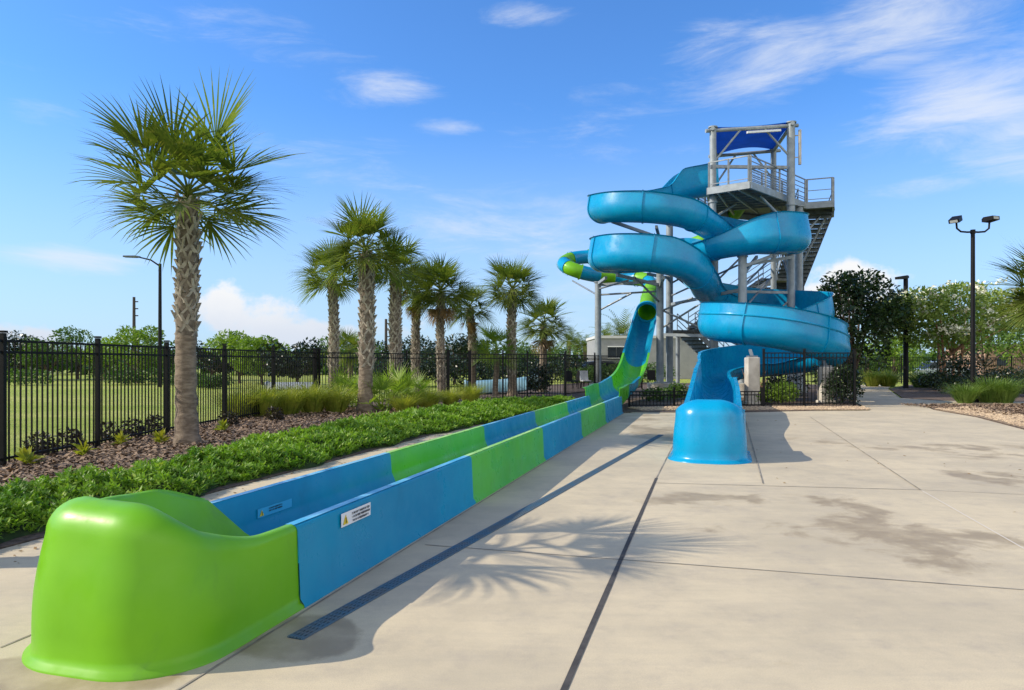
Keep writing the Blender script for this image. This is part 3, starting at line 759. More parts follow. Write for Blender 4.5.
# exit cap ------------------------------------------------------------
def exit_cap(parent, name, m, org, back, hw, hfun, Lnear, Lfar, rf=.17, floor=.13, flare=.05, corner=.34, oblique=0., base_batter=.05, narrow=0.):
    """org = front centre on the ground, back = unit vector pointing up the chute; near side = +side"""
    back = Vector((back[0], back[1], 0)).normalized(); side = Vector((back.y, -back.x, 0))
    path2 = []          # (s along back, t across, normal angle)
    NS = 22
    for i in range(NS+1): s = lerp(Lnear, corner, i/NS); path2.append((s, hw, Vector((0, 1))))
    for i in range(1, 13):
        a = math.pi/2*i/13; path2.append((corner-corner*math.sin(a), hw-corner+corner*math.cos(a), Vector((-math.sin(a), math.cos(a)))))
    for i in range(0, 9): path2.append((0., lerp(hw-corner, -(hw-corner), i/8), Vector((-1, 0))))
    for i in range(1, 13):
        a = math.pi/2*i/13; path2.append((corner-corner*math.cos(a), -(hw-corner)-corner*math.sin(a), Vector((-math.cos(a), -math.sin(a)))))
    for i in range(NS+1): s = lerp(corner, Lfar, i/NS); path2.append((s, -hw, Vector((0, -1))))
    rows = []
    for j, (s, t, nn) in enumerate(path2):
        t = t*(1-narrow*sstep(1.0, 0, s)/hw)
        far = t < 0
        h = hfun(s, t); front = sstep(.9, .1, s); r = lerp(.045, rf, front)
        bt = lerp(.012, base_batter, sstep(1.1, .2, s))
        prof = [(-flare-.02, 0.0), (-flare-.018, .012), (-flare*.5, .03), (0.0, .07)]
        for k in range(1, 7): prof.append((bt*k/6+.02*front*math.sin(math.pi*k/6)*-1, .07+(h-r-.07)*k/6))
        for k in range(1, 9):
            a = math.pi/2*k/8; prof.append((bt+r-r*math.cos(a), h-r+r*math.sin(a)))
        e = bt+r
        prof += [(e+.03, h-.004), (e+.045, h-.03)]
        for k in range(1, 6): prof.append((e+.045+.02*k, lerp(h-.03, floor+.12, k/5)))
        prof += [(e+.20, floor+.05), (e+.30, floor)]
        ring_ = []
        for k, (off, z) in enumerate(prof):
            ss, tt = s-nn.x*off, t-nn.y*off
            if j >= len(path2)-NS-1 and oblique and k > 16: ss += (1-z/.5)*oblique*((s-corner)/(Lfar-corner))**2
            p = Vector(org)+back*ss+side*tt; ring_.append(Vector((p.x, p.y, z)))
        rows.append(ring_)
    M = MB(); n = len(rows[0])
    for r_ in rows: M.v.extend([tuple(p) for p in r_])
    for i in range(len(rows)-1):
        for k in range(n-1): M.f.append((i*n+k, i*n+k+1, (i+1)*n+k+1, (i+1)*n+k))
    # floor
    c = Vector(org)+back*.62; M.v.append((c.x, c.y, floor)); ci = len(M.v)-1
    for i in range(len(rows)-1): M.f.append((i*n+n-1, ci, (i+1)*n+n-1))
    M.f.append(((len(rows)-1)*n+n-1, ci, n-1))
    return obj(name, M, m, parent, 70)
bb = (path[-1]-path[-8]); back = Vector((-bb.x, -bb.y, 0)).normalized()
front = path[-1]-back*1.32; front.z = 0
def hblue(s, t): return interp([(0, .93), (.1, .93), (1.1, .72), (2.2, .72)], s)
exit_cap(slide_root, 'exit_cap', BLUE, front, back, .555, hblue, 1.55, 1.55, .30, .12, .05, .45, 0., .06)
# ------------------------------------------------------------------ green and blue speed slide
sp = thing('speed_slide', 'long straight green and blue slide with a low run-out chute and striped tube', 'water slide', tuple(uv(3, -2.93)))
VC = -2.93; WH = .50
def chute_ring(u, hw=.52, wh=WH, fl=.13, z0=0.0, base=0.):
    pr = [(-hw-.05, z0+.0), (-hw-.045, z0+.02), (-hw-.02, z0+.05), (-hw, z0+wh-.03), (-hw+.012, z0+wh-.006), (-hw+.03, z0+wh), (-hw+.085, z0+wh), (-hw+.10, z0+wh-.02), (-hw+.115, z0+fl+.16), (-hw+.16, z0+fl+.06), (-hw+.25, z0+fl+.01), (0, z0+fl)]
    pr = pr+[(-x, z) for x, z in pr[-2::-1]]
    return [uv(u, VC+x, z) for x, z in pr]
def open_sweep(m, rings):
    n = len(rings[0]); b = len(m.v)
    for r_ in rings: m.v.extend([tuple(p) for p in r_])
    for i in range(len(rings)-1):
        for k in range(n-1): m.f.append((b+i*n+k, b+i*n+k+1, b+(i+1)*n+k+1, b+(i+1)*n+k))
bounds = [3.77, 7.05, 10.4, 13.75, 17.15, 20.65]
cols = [BLUEC, GREENC, BLUEC, GREENC, BLUEC]
for (a, b), cm in zip(zip(bounds, bounds[1:]), cols):
    m = MB(); open_sweep(m, [chute_ring(lerp(a, b, k/10)) for k in range(11)])
    if b > 20:      # closed end face
        r_ = chute_ring(b); n = len(r_); q = len(m.v); m.v.extend([tuple(p) for p in r_]); m.f.append(tuple(range(q, q+n)))
    cs_ = obj('chute_section', m, cm, sp, 40)
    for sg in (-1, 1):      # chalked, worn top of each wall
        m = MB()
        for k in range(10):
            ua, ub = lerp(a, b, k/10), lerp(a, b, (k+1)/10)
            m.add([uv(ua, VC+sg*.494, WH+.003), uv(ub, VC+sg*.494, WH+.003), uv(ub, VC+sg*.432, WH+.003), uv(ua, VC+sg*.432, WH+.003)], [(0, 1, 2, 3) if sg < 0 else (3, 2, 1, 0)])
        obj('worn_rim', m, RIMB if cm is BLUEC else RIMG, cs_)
def hgreen(s, t):
    near = .505+.30*(1-sstep(-.2, .85, s)); far = interp([(0, .80), (.5, .725), (.95, .69), (1.7, .504)], s)
    return lerp(far, near, sstep(-.45, .45, t))
exit_cap(sp, 'exit_cap', GREEN, uv(2.68, VC), (UX, UY), .525, hgreen, 1.095, 1.50, .17, .14, .02, .40, .45, .06, 0.)
# steep open half pipe above the run-out
prof_z = [(20.2, .03), (22.0, .10), (24.0, .2), (26.0, .30), (28.0, .50), (29.5, .85), (31.0, 1.45), (33.0, 2.3), (36.2, 3.55)]
def pz(u):
    for (a, fa), (b, fb) in zip(prof_z, prof_z[1:]):
        if u <= b:
            i = prof_z.index((a, fa)); s0 = (prof_z[i+1][1]-prof_z[max(i-1, 0)][1])/(prof_z[i+1][0]-prof_z[max(i-1, 0)][0]); e = min(i+2, len(prof_z)-1); s1 = (prof_z[e][1]-fa)/(prof_z[e][0]-a)
            t = (u-a)/(b-a); d = b-a
            return (2*t**3-3*t*t+1)*fa+(t**3-2*t*t+t)*d*s0+(-2*t**3+3*t*t)*fb+(t**3-t*t)*d*s1
    return prof_z[-1][1]
def pipe_ring(u, th=.03):
    z = pz(u); sl = (pz(u+.2)-pz(u-.2))/.4; L = math.hypot(1, sl); hh = interp([(20.2, .62), (21.5, .55), (24, .30), (36, .18)], u); r = .47; out = []; inn = []
    tu = Vector((UX, UY, sl))/L; n = Vector((UY, -UX, 0)); up = n.cross(tu); up = up if up.z > 0 else -up
    NA = 10; mid = []
    for sg in (-1, 1):
        pts = [(sg*r*math.sin(math.pi/2*j/NA), r*(1-math.cos(math.pi/2*j/NA))*interp([(20, .35), (25, .8), (30, 1)], u)) for j in range(1, NA+1)]
        zb = pts[-1][1]; pts += [(sg*(r+.02*j), zb+hh*j/2*.9) for j in (1, 2)]
        mid = pts[::-1]+[(0, 0)] if sg < 0 else mid+pts
    m_ = len(mid); c = uv(u, VC, z)
    for j, (x, zz) in enumerate(mid):
        a = mid[max(j-1, 0)]; b = mid[min(j+1, m_-1)]; dx, dz = b[0]-a[0], b[1]-a[1]; l = math.hypot(dx, dz)
        out.append((x+dz/l*th/2, zz-dx/l*th/2)); inn.append((x-dz/l*th/2, zz+dx/l*th/2))
    out[0] = (out[0][0]-.06, out[0][1]); out[-1] = (out[-1][0]+.06, out[-1][1]); out[1] = (out[1][0], out[0][1]-.04); out[-2] = (out[-2][0], out[-1][1]-.04)
    return [c+n*x+up*zz for x, zz in out]+[c+n*x+up*zz for x, zz in inn[::-1]]
for a, b, cm in ((20.3, 22.9, GREENC), (22.9, 26.2, BLUEC), (26.2, 30.6, GREENC), (30.6, 36.1, BLUEC)):
    m = MB(); closed_sweep(m, [pipe_ring(lerp(a, b, k/12)) for k in range(13)]); obj('slide_section', m, cm, sp, 40)
# closed tube
TP = [(6.87,35.6,4.05),(7.3,37.2,4.85),(7.72,38.7,5.6),(7.6,40.1,6.2),(6.6,41.0,6.42),(5.1,41.0,6.55),(4.05,40.6,6.7),(3.35,40.8,6.98),(3.1,41.7,7.35),(3.65,42.7,7.8),(5.0,43.1,8.0),(7.0,42.6,7.95),(9.2,41,7.95),(10.9,39.0,8.4),(11.5,36.8,9.15),(11.6,35.3,9.7)]
tp, tds = resample(catmull(TP), .14)
def tube_section(a, b, cm, r=.5):
    m = MB(); pts = tp[a:b+1]
    m.tube(pts, r, 20, False); m.tube(pts, r-.03, 20, False)
    t = (pts[1]-pts[0]).normalized(); m.tube([pts[0]-t*.04, pts[0]+t*.04], r+.055, 20); 
    # open the flange disc: replace its caps by a ring
    m.f = m.f[:-2]
    return obj('tube_section', m, cm, sp, 40)
NT_ = len(tp)-1; cuts = [0, 16, 24, 33, 41, 51, 58, 66, 72, 79, 87, 96, 106, 118, 130, 142, NT_]
cuts = [c for c in cuts if c < NT_-4]+[NT_]
tcol = [GREEN, GREEN, BLUE, GREEN, BLUE, GREEN, BLUE, GREEN, BLUE, GREEN, BLUE, GREEN, BLUE, GREEN, BLUE, GREEN]
for i, (a, b) in enumerate(zip(cuts, cuts[1:])): tube_section(a, b, tcol[i % len(tcol)], .46 if i < 2 else .41)
m = MB(); t = (tp[1]-tp[0]).normalized()
for rr in (.56,):      # light blue rim ring at the mouth
    n = 24; x = t.cross(Vector((0, 0, 1))).normalized(); y = x.cross(t); R1, R2 = .46, .58
    vs = []
    for d in (-.10, .06):
        for rad_ in (R1, R2): vs += [tp[0]+t*d+(x*math.cos(2*math.pi*k/n)+y*math.sin(2*math.pi*k/n))*rad_ for k in range(n)]
    fs = []
    for k in range(n):
        k2 = (k+1) % n; fs += [(k, k2, n+k2, n+k), (2*n+k, 3*n+k, 3*n+k2, 2*n+k2), (n+k, n+k2, 3*n+k2, 3*n+k), (k, 2*n+k, 2*n+k2, k2)]
    m.add(vs, fs)
obj('mouth_ring', m, BLUE, sp, 40)
# warning stickers
def sticker(u0, u1, v, z0, z1, base, lines, tilt=0., normal=1):
    e = .004*normal
    def q(mm, ua, ub, za, zb, k): mm.add([uv(ua, v+e*k, za), uv(ub, v+e*k, za), uv(ub, v+e*k, zb), uv(ua, v+e*k, zb)], [(0, 1, 2, 3)])
    m = MB(); q(m, u0, u1, z0, z1, 1); o = obj('warning_sticker', m, base, sp)
    L = u1-u0; H = z1-z0
    m = MB(); ub = u0+L*.05; m.add([uv(ub, v+e*2, z0+H*.15), uv(ub+H*.75, v+e*2, z0+H*.15), uv(ub+H*.375, v+e*2, z0+H*.85)], [(0, 1, 2)]); obj('warning_triangle', m, YELLOW, o)
    rg = random.Random(5); m = MB(); cx = ub+H*.375
    q(m, cx-H*.04, cx+H*.04, z0+H*.22, z0+H*.65, 3); obj('exclamation_mark', m, INK, o)
    for j, (a, b) in enumerate(lines):
        m = MB(); zc = z1-H*(.24+.27*j); x = u0+L*a
        while x < u0+L*b:
            w = H*rg.uniform(.06, .13)
            if rg.random() < .85: q(m, x, x+w*.8, zc-H*.09*rg.uniform(.7, 1), zc+H*.09*rg.uniform(.7, 1), 3)
            x += w
        obj('lettering', m, INK, o)
sticker(4.27, 4.70, VC+.52+.012, .372, .466, WHITE, ((.33, .93), (.33, .93), (.36, .88)))
sticker(4.66, 5.12, VC-.52+.117, .295, .365, PALEBLUE, ((.3, .68), (.3, .68)))

# trench drain ---------------------------------------------------------
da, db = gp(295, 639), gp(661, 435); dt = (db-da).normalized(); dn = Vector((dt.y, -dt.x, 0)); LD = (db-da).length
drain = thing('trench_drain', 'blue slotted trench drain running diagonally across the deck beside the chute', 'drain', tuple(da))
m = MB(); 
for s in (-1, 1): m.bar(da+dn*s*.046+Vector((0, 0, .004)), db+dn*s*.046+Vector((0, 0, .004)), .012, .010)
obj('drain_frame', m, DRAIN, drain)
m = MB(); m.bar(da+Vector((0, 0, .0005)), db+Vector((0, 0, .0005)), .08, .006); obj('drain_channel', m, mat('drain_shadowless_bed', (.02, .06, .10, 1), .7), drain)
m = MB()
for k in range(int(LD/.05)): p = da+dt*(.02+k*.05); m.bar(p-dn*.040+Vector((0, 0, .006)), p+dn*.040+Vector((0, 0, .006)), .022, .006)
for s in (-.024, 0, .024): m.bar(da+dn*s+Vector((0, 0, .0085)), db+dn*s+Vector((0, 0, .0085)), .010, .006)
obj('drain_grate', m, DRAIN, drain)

# ------------------------------------------------------------------ supports
def support(label, x, y, top, r=.16, ped=(.55, .55), arms=(), braces=(), group='steel columns carrying the slides', pedm=None, sq=False):
    t = thing('support_column', label, 'column', (x, y, 0), group)
    m = MB(); m.tube([(x, y, ped[1]), (x, y, top)], r, 18); m.tube([(x, y, ped[1]), (x, y, ped[1]+.04)], r+.13, 18); m.tube([(x, y, top-.05), (x, y, top)], r+.05, 18)
    obj('column', m, PAINTED, t, 40)
    m = MB(); m.tube([(x, y, -.05), (x, y, ped[1]-.03), (x, y, ped[1])], [ped[0], ped[0], ped[0]-.03], 28); obj('pedestal', m, CONC, t, 40)
    for a, b in arms:
        m = MB(); m.bar(a, b, .11, .13); obj('arm', m, PAINTED, t)
    for a, b in braces:
        m = MB(); m.tube([a, b], .045, 8); obj('brace', m, STEEL, t, 60)
    return t
xa, ya = gx(598, 33.6), 33.6
support('lone steel column under the left ends of the looping flume', xa, ya, 5.35, .155, (.42, .5),
        arms=[((xa, ya, 5.25), (4.3, 32.0, 5.35)), ((xa, ya, 5.2), (6.9, 32.0, 5.2))],
        braces=[((xa, ya, 4.72), (6.8, 32.1, 4.75)), ((xa, ya, 3.95), (5.6, 32.7, 4.72)), ((xa, ya, 4.7), (3.5, 40.5, 6.2)), ((xa, ya, 5.0), (5.2, 31.3, 5.15))])
xb, yb = gx(660, 31.9), 31.9
support('front steel column of the pair inside the left loops', xb, yb, 7.25, .165, (.58, .55),
        arms=[((xb, yb, 7.15), (4.3, 30.0, 7.52)), ((xb, yb, 7.05), (6.0, 29.1, 7.12)), ((xb, yb, 5.0), (4.5, 30.1, 5.25)), ((xb, yb, 4.95), (6.3, 29.1, 5.0)), ((xb, yb, 2.75), (9.6, 30.1, 2.6))],
        braces=[((xb, yb, 3.8), (7.9, 30.6, 4.3)), ((xb, yb, 4.2), (5.2, 29.7, 5.1)), ((xb, yb, 3.0), (8.2, 30.9, 4.0)), ((xb, yb, 3.9), (9.8, 30.1, 2.2))])
xc, yc = gx(669.5, 34.2), 34.2
support('rear steel column of the pair inside the left loops', xc, yc, 8.3, .17, (.5, .5),
        arms=[((xc, yc, 8.2), (6.6, 33.4, 8.6)), ((xc, yc, 5.6), (6.4, 33.0, 5.65)), ((xc, yc, 4.3), (9.8, 30.2, 4.6))],
        braces=[((xc, yc, 5.3), (9.7, 33.8, 6.4)), ((xc, yc, 4.7), (9.8, 30.4, 5.7)), ((xc, yc, 5.9), (9.8, 34.0, 4.2))])
xd, yd = 9.83, 29.85
support('steel column standing inside the right loops of the blue flume', xd, yd, 6.02, .18, (.55, .6),
        arms=[((xd, yd, 5.62), (12.3, 30.6, 6.1)), ((xd, yd, 5.55), (10.9, 29.3, 5.95)), ((xd, yd, 3.35), (11.6, 32.6, 3.42)), ((xd, yd, 5.2), (11.4, 32.6, 6.4))],
        braces=[((xd, yd, 4.7), (12.2, 33.4, 6.3)), ((xd, yd, 3.7), (12.6, 34.0, 5.6))])
for (x, y, zt, w, lab) in ((8.42, 24.55, 1.66, .42, 'tall square concrete post under the left side of the big blue bowl'), (11.3, 25.2, 1.32, .42, 'square concrete post behind the fence under the right side of the big blue bowl')):
    t = thing('concrete_post', lab, 'post', (x, y, 0), 'concrete posts under the lowest loop')
    m = MB(); m.box((x, y, zt/2), (w, w, zt)); m.box((x, y, .06), (w+.1, w+.1, .12)); obj('shaft', m, CONC, t, bevel=.025)
    m = MB(); m.box((x, y, zt+.03), (.3, .3, .06)); m.bar((x, y, zt+.04), (x+.05, y+.35, zt+.27), .1, .06); obj('saddle_bracket', m, STEEL, t)

# ------------------------------------------------------------------ tower
tw = thing('slide_tower', 'tall grey steel slide tower with stairs, railings and a blue fabric roof', 'tower', (11.5, 33, 0))
ZP = 9.3
A = Vector((8.75, 31.3, 0)); B = Vector((10.25, 30.15, 0)); Cc = Vector((14.35, 34.2, 0)); D = Vector((15.5, 33.75, 0)); E = Vector((16.6, 36.2, 0)); Fp = Vector((13.4, 37.3, 0)); G = Vector((10.2, 35.9, 0))
plat = [A, B, Cc, D, E, Fp, G]
m = MB(); m.poly(plat, ZP-.05, ZP); obj('platform_deck', m, STEELD, tw)
m = MB()
for p, q in zip(plat, plat[1:]+plat[:1]): m.bar(p+Vector((0, 0, ZP-.17)), q+Vector((0, 0, ZP-.17)), .1, .3)
obj('edge_beam', m, PAINTED, tw)
m = MB()
for k in range(1, 9):
    a = A.lerp(G, k/9); b = B.lerp(Cc, k/9); m.bar(a+Vector((0, 0, ZP-.14)), b+Vector((0, 0, ZP-.14)), .09, .16)
for k in range(1, 4):
    a = A.lerp(B, k/4); b = G.lerp(Cc, k/4); m.bar(a+Vector((0, 0, ZP-.30)), b+Vector((0, 0, ZP-.30)), .08, .12)
obj('floor_joists', m, STEEL, tw)
towers = [(9.1, 31.7, 12.1, .15), (12.85, 32.25, 12.5, .18), (10.35, 35.6, 12.1, .14), (13.3, 35.6, 12.35, .14), (13.9, 33.9, 9.0, .18), (14.9, 36.5, 9.1, .14)]
for x, y, zt, r in towers:
    m = MB(); m.tube([(x, y, .3), (x, y, zt)], r, 16); m.tube([(x, y, zt), (x, y, zt+.05)], r+.06, 16); m.tube([(x, y, ZP-.6), (x, y, ZP-.52)], r+.05, 16); m.box((x, y, .15), (r*3.2, r*3.2, .3)); obj('tower_column', m, PAINTED, tw, 40)
tc = [Vector(t_[:3]) for t_ in towers]
m = MB()
for i, j in ((0, 1), (0, 2), (1, 3), (2, 3)):
    a, b = tc[i].copy(), tc[j].copy(); a.z -= .12; b.z -= .12; e = (b-a).normalized()*.35
    m.tube([a-e, b+e], .085, 10)
a, b = tc[0], tc[1]; dd = (b-a).normalized()
obj('roof_beam', m, PAINTED, tw, 40)
for (i, z0, tgt) in ((0, 10.7, .3), (1, 10.9, .7), (2, 10.9, .3), (3, 10.9, .7)):
    p = tc[i].copy(); p.z = tc[i].z-1.6; j = (1, 0, 3, 2)[i]; q = tc[i].lerp(tc[j], .35); q.z -= .15
    m = MB(); m.tube([p, q], .05, 8); obj('roof_brace', m, PAINTED, tw, 60)
m = MB(); a, b = tc[0].lerp(tc[1], .42), tc[0].lerp(tc[1], .85); m.bar(a+Vector((0, -.14, -.34)), b+Vector((0, -.14, -.34)), .1, .09); obj('light_bar', m, WHITE, tw)
# sagging shade sail: front edge high, rear edge lower
m = MB(); NX, NY = 18, 14
c00, c10, c01, c11 = tc[0]+Vector((-.1, -.15, .0)), tc[1]+Vector((.1, -.15, .05)), tc[2]+Vector((-.1, .1, -.1)), tc[3]+Vector((.1, .1, -.05))
for th in (0, -.012):
    for i in range(NX+1):
        for j in range(NY+1):
            s, t = i/NX, j/NY; p = c00.lerp(c10, s).lerp(c01.lerp(c11, s), t)
            cat = .34*(4*s*(1-s))*(1-2*abs(t-.5))*.6
            inn = .16*4*t*(1-t)*(-(s-.5)*2)          # concave side edges
            p = p+Vector((inn, .28*4*s*(1-s)*(1-2*t), -cat*.4+.2*4*s*(1-s)*t+th)); m.v.append(tuple(p))
K = (NX+1)*(NY+1)
for i in range(NX):
    for j in range(NY):
        q = i*(NY+1)+j; m.f.append((q, q+NY+1, q+NY+2, q+1)); m.f.append((K+q, K+q+1, K+q+NY+2, K+q+NY+1))
obj('shade_canopy', m, CANVAS, tw, 180)
def railing(p, q, z0, z1, name='railing', posts=None, h=1.1, nb=4, dense=False):
    m = MB(); p = Vector(p); q = Vector(q); L = (q-p).length; n = posts or max(1, int(round(L/1.3)))
    P0 = Vector((p.x, p.y, z0)); P1 = Vector((q.x, q.y, z1)); up = Vector((0, 0, 1))
    for k in range(n+1):
        b = P0.lerp(P1, lerp(.06/L, 1-.06/L, k/n)); m.bar(b-up*.25, b+up*h, .07, .07)
    for k in range(nb+1):
        z = h*(k+ (0 if dense else .0))/nb if k else .12
        m.bar(P0+up*z+(P1-P0)*(.02/L), P1+up*z-(P1-P0)*(.02/L), .045 if k == nb else .03, .05 if k == nb else .03)
    if dense:
        nn = int(L/.13)
        for k in range(1, nn): b = P0.lerp(P1, k/nn); m.bar(b+up*.1, b+up*h, .016)
    return obj(name, m, STEEL, tw)
railing(A, B, ZP, ZP, posts=2, nb=1); railing(B, Cc, ZP, ZP, posts=4, nb=5); railing(Cc, D, ZP, ZP, posts=1, nb=2); railing(D, E, ZP, ZP, posts=2, dense=True); railing(G, Fp, ZP, ZP, dense=True); 
m = MB()
for k in range(8): pass
# queue rail inside the platform
railing((10.9, 32.0), (14.0, 35.0), ZP, ZP, 'queue_rail', 4, 1.05, 4, True)
railing((9.0, 33.9), (10.2, 35.7), ZP, ZP, posts=2, dense=True)
# start gate box on the platform
m = MB(); m.bar((8.95, 31.6, ZP+1.02), (12.6, 32.1, ZP+1.12), .12, .14); obj('start_bar', m, STEEL, tw)
m = MB(); m.bar((13.2, 32.1, ZP+1.25), (13.2, 32.1, ZP+2.85), .10, .12); m.bar((12.9, 32.2, ZP+1.6), (13.2, 32.1, ZP+1.6), .04); m.bar((12.9, 32.2, ZP+2.6), (13.2, 32.1, ZP+2.6), .04); obj('speaker_box', m, CONC, tw)
# stairs
def flight(p, q, w, n, name='stair_flight'):
    """p top, q bottom centre points"""
    p, q = Vector(p), Vector(q); d = Vector((q.x-p.x, q.y-p.y, 0)).normalized(); s = Vector((d.y, -d.x, 0))
    m = MB()
    for sg in (-1, 1): m.bar(p+s*sg*w/2, q+s*sg*w/2, .06, .28)
    o = obj(name, m, PAINTED, tw)
    m = MB()
    for k in range(n):
        c = p.lerp(q, (k+.5)/n); m.bar(c-s*(w/2-.03), c+s*(w/2-.03), .30, .05); c2 = c-d*.14-Vector((0, 0, .115)); m.bar(c2-s*(w/2-.03), c2+s*(w/2-.03), .012, .17)
    obj('treads', m, STEELD, o)
    for sg in (-1, 1):
        m = MB()
        for z in (1.0, .68, .38): m.tube([p+s*sg*w/2+Vector((0, 0, z)), q+s*sg*w/2+Vector((0, 0, z))], .024, 6)
        for k in range(5): b = p.lerp(q, k/4)+s*sg*w/2; m.tube([b, b+Vector((0, 0, 1.0))], .024, 6)
        obj('handrail', m, STEEL, o, 60)
    return o
flight((15.2, 35.0, ZP-.1), (16.2, 41.2, 5.9), 1.7, 18)
m = MB(); m.box((15.9, 42.0, 5.85), (2.6, 1.6, .1)); m.box((15.9, 42.0, 5.70), (2.6, 1.6, .2)); obj('stair_landing', m, STEELD, tw)
flight((14.6, 39.6, 6.25), (10.0, 38.4, 3.3), 1.3, 15)
m = MB(); m.box((15.3, 40.2, 6.15), (2.2, 1.5, .14)); obj('stair_landing', m, STEELD, tw)
flight((9.6, 38.6, 3.2), (13.5, 41.2, .2), 1.3, 15)
m = MB(); m.box((9.4, 38.4, 3.15), (1.6, 1.6, .14)); obj('stair_landing', m, STEELD, tw)
for x, y, zt in ((14.4, 41.0, 6.1), (16.9, 42.5, 5.7), (9.0, 38.0, 3.1)):
    m = MB(); m.tube([(x, y, 0), (x, y, zt)], .11, 12); obj('stair_post', m, PAINTED, tw, 40)
for a, b in ((tc[0], tc[1]), (tc[1], tc[3]), (tc[0], tc[2]), (tc[4], tc[5]), (tc[1], tc[4])):
    for z0, z1 in ((1.2, 4.4), (4.4, 1.2), (5.0, 8.6)):
        m = MB(); m.tube([(a.x, a.y, z0), (b.x, b.y, z1)], .045, 8); obj('cross_brace', m, STEEL, tw, 60)
    m = MB(); m.bar((a.x, a.y, 4.7), (b.x, b.y, 4.7), .1, .12); obj('tie_beam', m, STEEL, tw)
for a, b in (((9.1, 31.7, 8.0), (10.6, 33.2, 9.0)), ((12.85, 32.25, 7.7), (11.2, 31.6, 9.0)), ((13.9, 33.9, 7.4), (15.6, 35.4, 8.9))):
    m = MB(); m.tube([a, b], .06, 8); obj('knee_brace', m, PAINTED, tw, 60)
m = MB(); m.tube([(15.0, 36.2, 6.6), (15.9, 35.4, 8.9)], .06, 8); obj('knee_brace', m, PAINTED, tw, 60)

# ------------------------------------------------------------------ lamps and poles
def lamp_head(m, c, d, L=.42, w=.34, h=.12):
    c = Vector(c); d = Vector(d).normalized(); n = Vector((-d.y, d.x, 0)).normalized()
    up = d.cross(n); up = up if up.z > 0 else -up
    vs = []
    for k, (t, ww, hh) in enumerate(((0, .5, .6), (.25, .9, 1), (1, 1, .7))):
        o = c+d*L*t
        for sx, sz in ((-1, -1), (1, -1), (1, 1), (-1, 1)): vs.append(o+n*sx*w/2*ww+up*sz*h/2*hh)
    m.add(vs, [(0, 1, 2, 3), (11, 10, 9, 8)]+[(i*4+k, i*4+4+k, i*4+4+(k+1) % 4, i*4+(k+1) % 4) for i in range(2) for k in range(4)])
x, y = 17.25, 26.2
t = thing('floodlight_pole', 'tall black pole with two floodlights on a curved yoke beside the right path', 'lamp post', (x, y, 0))
m = MB(); m.tube([(x, y, .12), (x, y, 6.35)], [.085, .07], 12); obj('pole', m, BLACK, t, 40)
m = MB(); m.tube([(x, y, 0), (x, y, .12)], .2, 14); m.tube([(x, y, .12), (x, y, .2)], .12, 14); obj('base_collar', m, BLACK, t, 40)
m = MB(); m.tube([(x-.62, y, 6.75), (x-.6, y, 6.5), (x-.45, y, 6.38), (x-.2, y, 6.36), (x, y, 6.37), (x+.2, y, 6.36), (x+.45, y, 6.38), (x+.6, y, 6.5), (x+.62, y, 6.75)], .035, 8); m.tube([(x, y, 6.3), (x, y, 6.45)], .085, 12); obj('yoke', m, BLACK, t, 60)
for sx, d in ((-1, (-.65, -.5, -.38)), (1, (.3, -.9, .05))):
    m = MB(); c = Vector((x+sx*.62, y, 6.84)); dv = Vector(d).normalized(); lamp_head(m, c-dv*.24, d, .5, .36, .2); m.tube([c-Vector((0, 0, .12)), c], .05, 8); h_ = obj('floodlight', m, BLACK, t)
    m = MB(); q = c+dv*.262; n = Vector((-dv.y, dv.x, 0)).normalized(); u_ = dv.cross(n)
    m.add([q-n*.13-u_*.05, q+n*.13-u_*.05, q+n*.13+u_*.05, q-n*.13+u_*.05], [(0, 1, 2, 3)]); obj('lens', m, mat('floodlight_lens', (.35, .36, .34, 1), .1), h_)
x, y = 22.5, 40
t = thing('lamp_pole', 'black single-headed lamp pole behind the path, between dark tree and myrtle', 'lamp post', (x, y, 0))
m = MB(); m.tube([(x, y, 0), (x, y, 6.3)], [.14, .12], 12); obj('pole', m, BLACK, t, 40)
m = MB(); lamp_head(m, (x+.12, y, 6.36), (-1, -.3, -.12), .75, .36, .2); obj('lamp_head', m, BLACK, t)
x, y = gx(160, 42), 42
t = thing('street_lamp', 'tall dark street lamp with a cobra arm beyond the left fence', 'lamp post', (x, y, 0))
m = MB(); m.tube([(x, y, 0), (x, y, 7.4)], [.12, .085], 10); obj('pole', m, BLACK, t, 40)
m = MB(); m.tube([(x, y, 7.25), (x-.55, y, 7.62), (x-1.3, y, 7.8)], [.05, .045, .04], 8); obj('arm', m, BLACK, t, 60)
m = MB(); lamp_head(m, (x-1.2, y, 7.81), (-1, 0, .02), .95, .32, .12); obj('lamp_head', m, STEELD, t)
WOOD = mat('weathered_pole_wood', (.06, .05, .045, 1), .9)
for px, Y, py, lab in ((134, 90, 297, 'wooden utility pole behind the bright tree by the street lamp'), (386, 95, 319, 'thin distant utility pole between two palm trunks')):
    x = gx(px, Y); h = 1.5+(362-py)/F*Y; t = thing('utility_pole', lab, 'utility pole', (x, Y, 0), 'distant utility poles')
    m = MB(); m.tube([(x, Y, 0), (x, Y, h)], [.24, .17], 8); obj('pole', m, WOOD, t, 60)
    m = MB(); 
    for k, z in enumerate((.6, 1.5, 2.4)):
        m = MB(); m.box((x+.3, Y, h-z), (.45, .12, .14)); obj('insulator', m, WOOD, t)

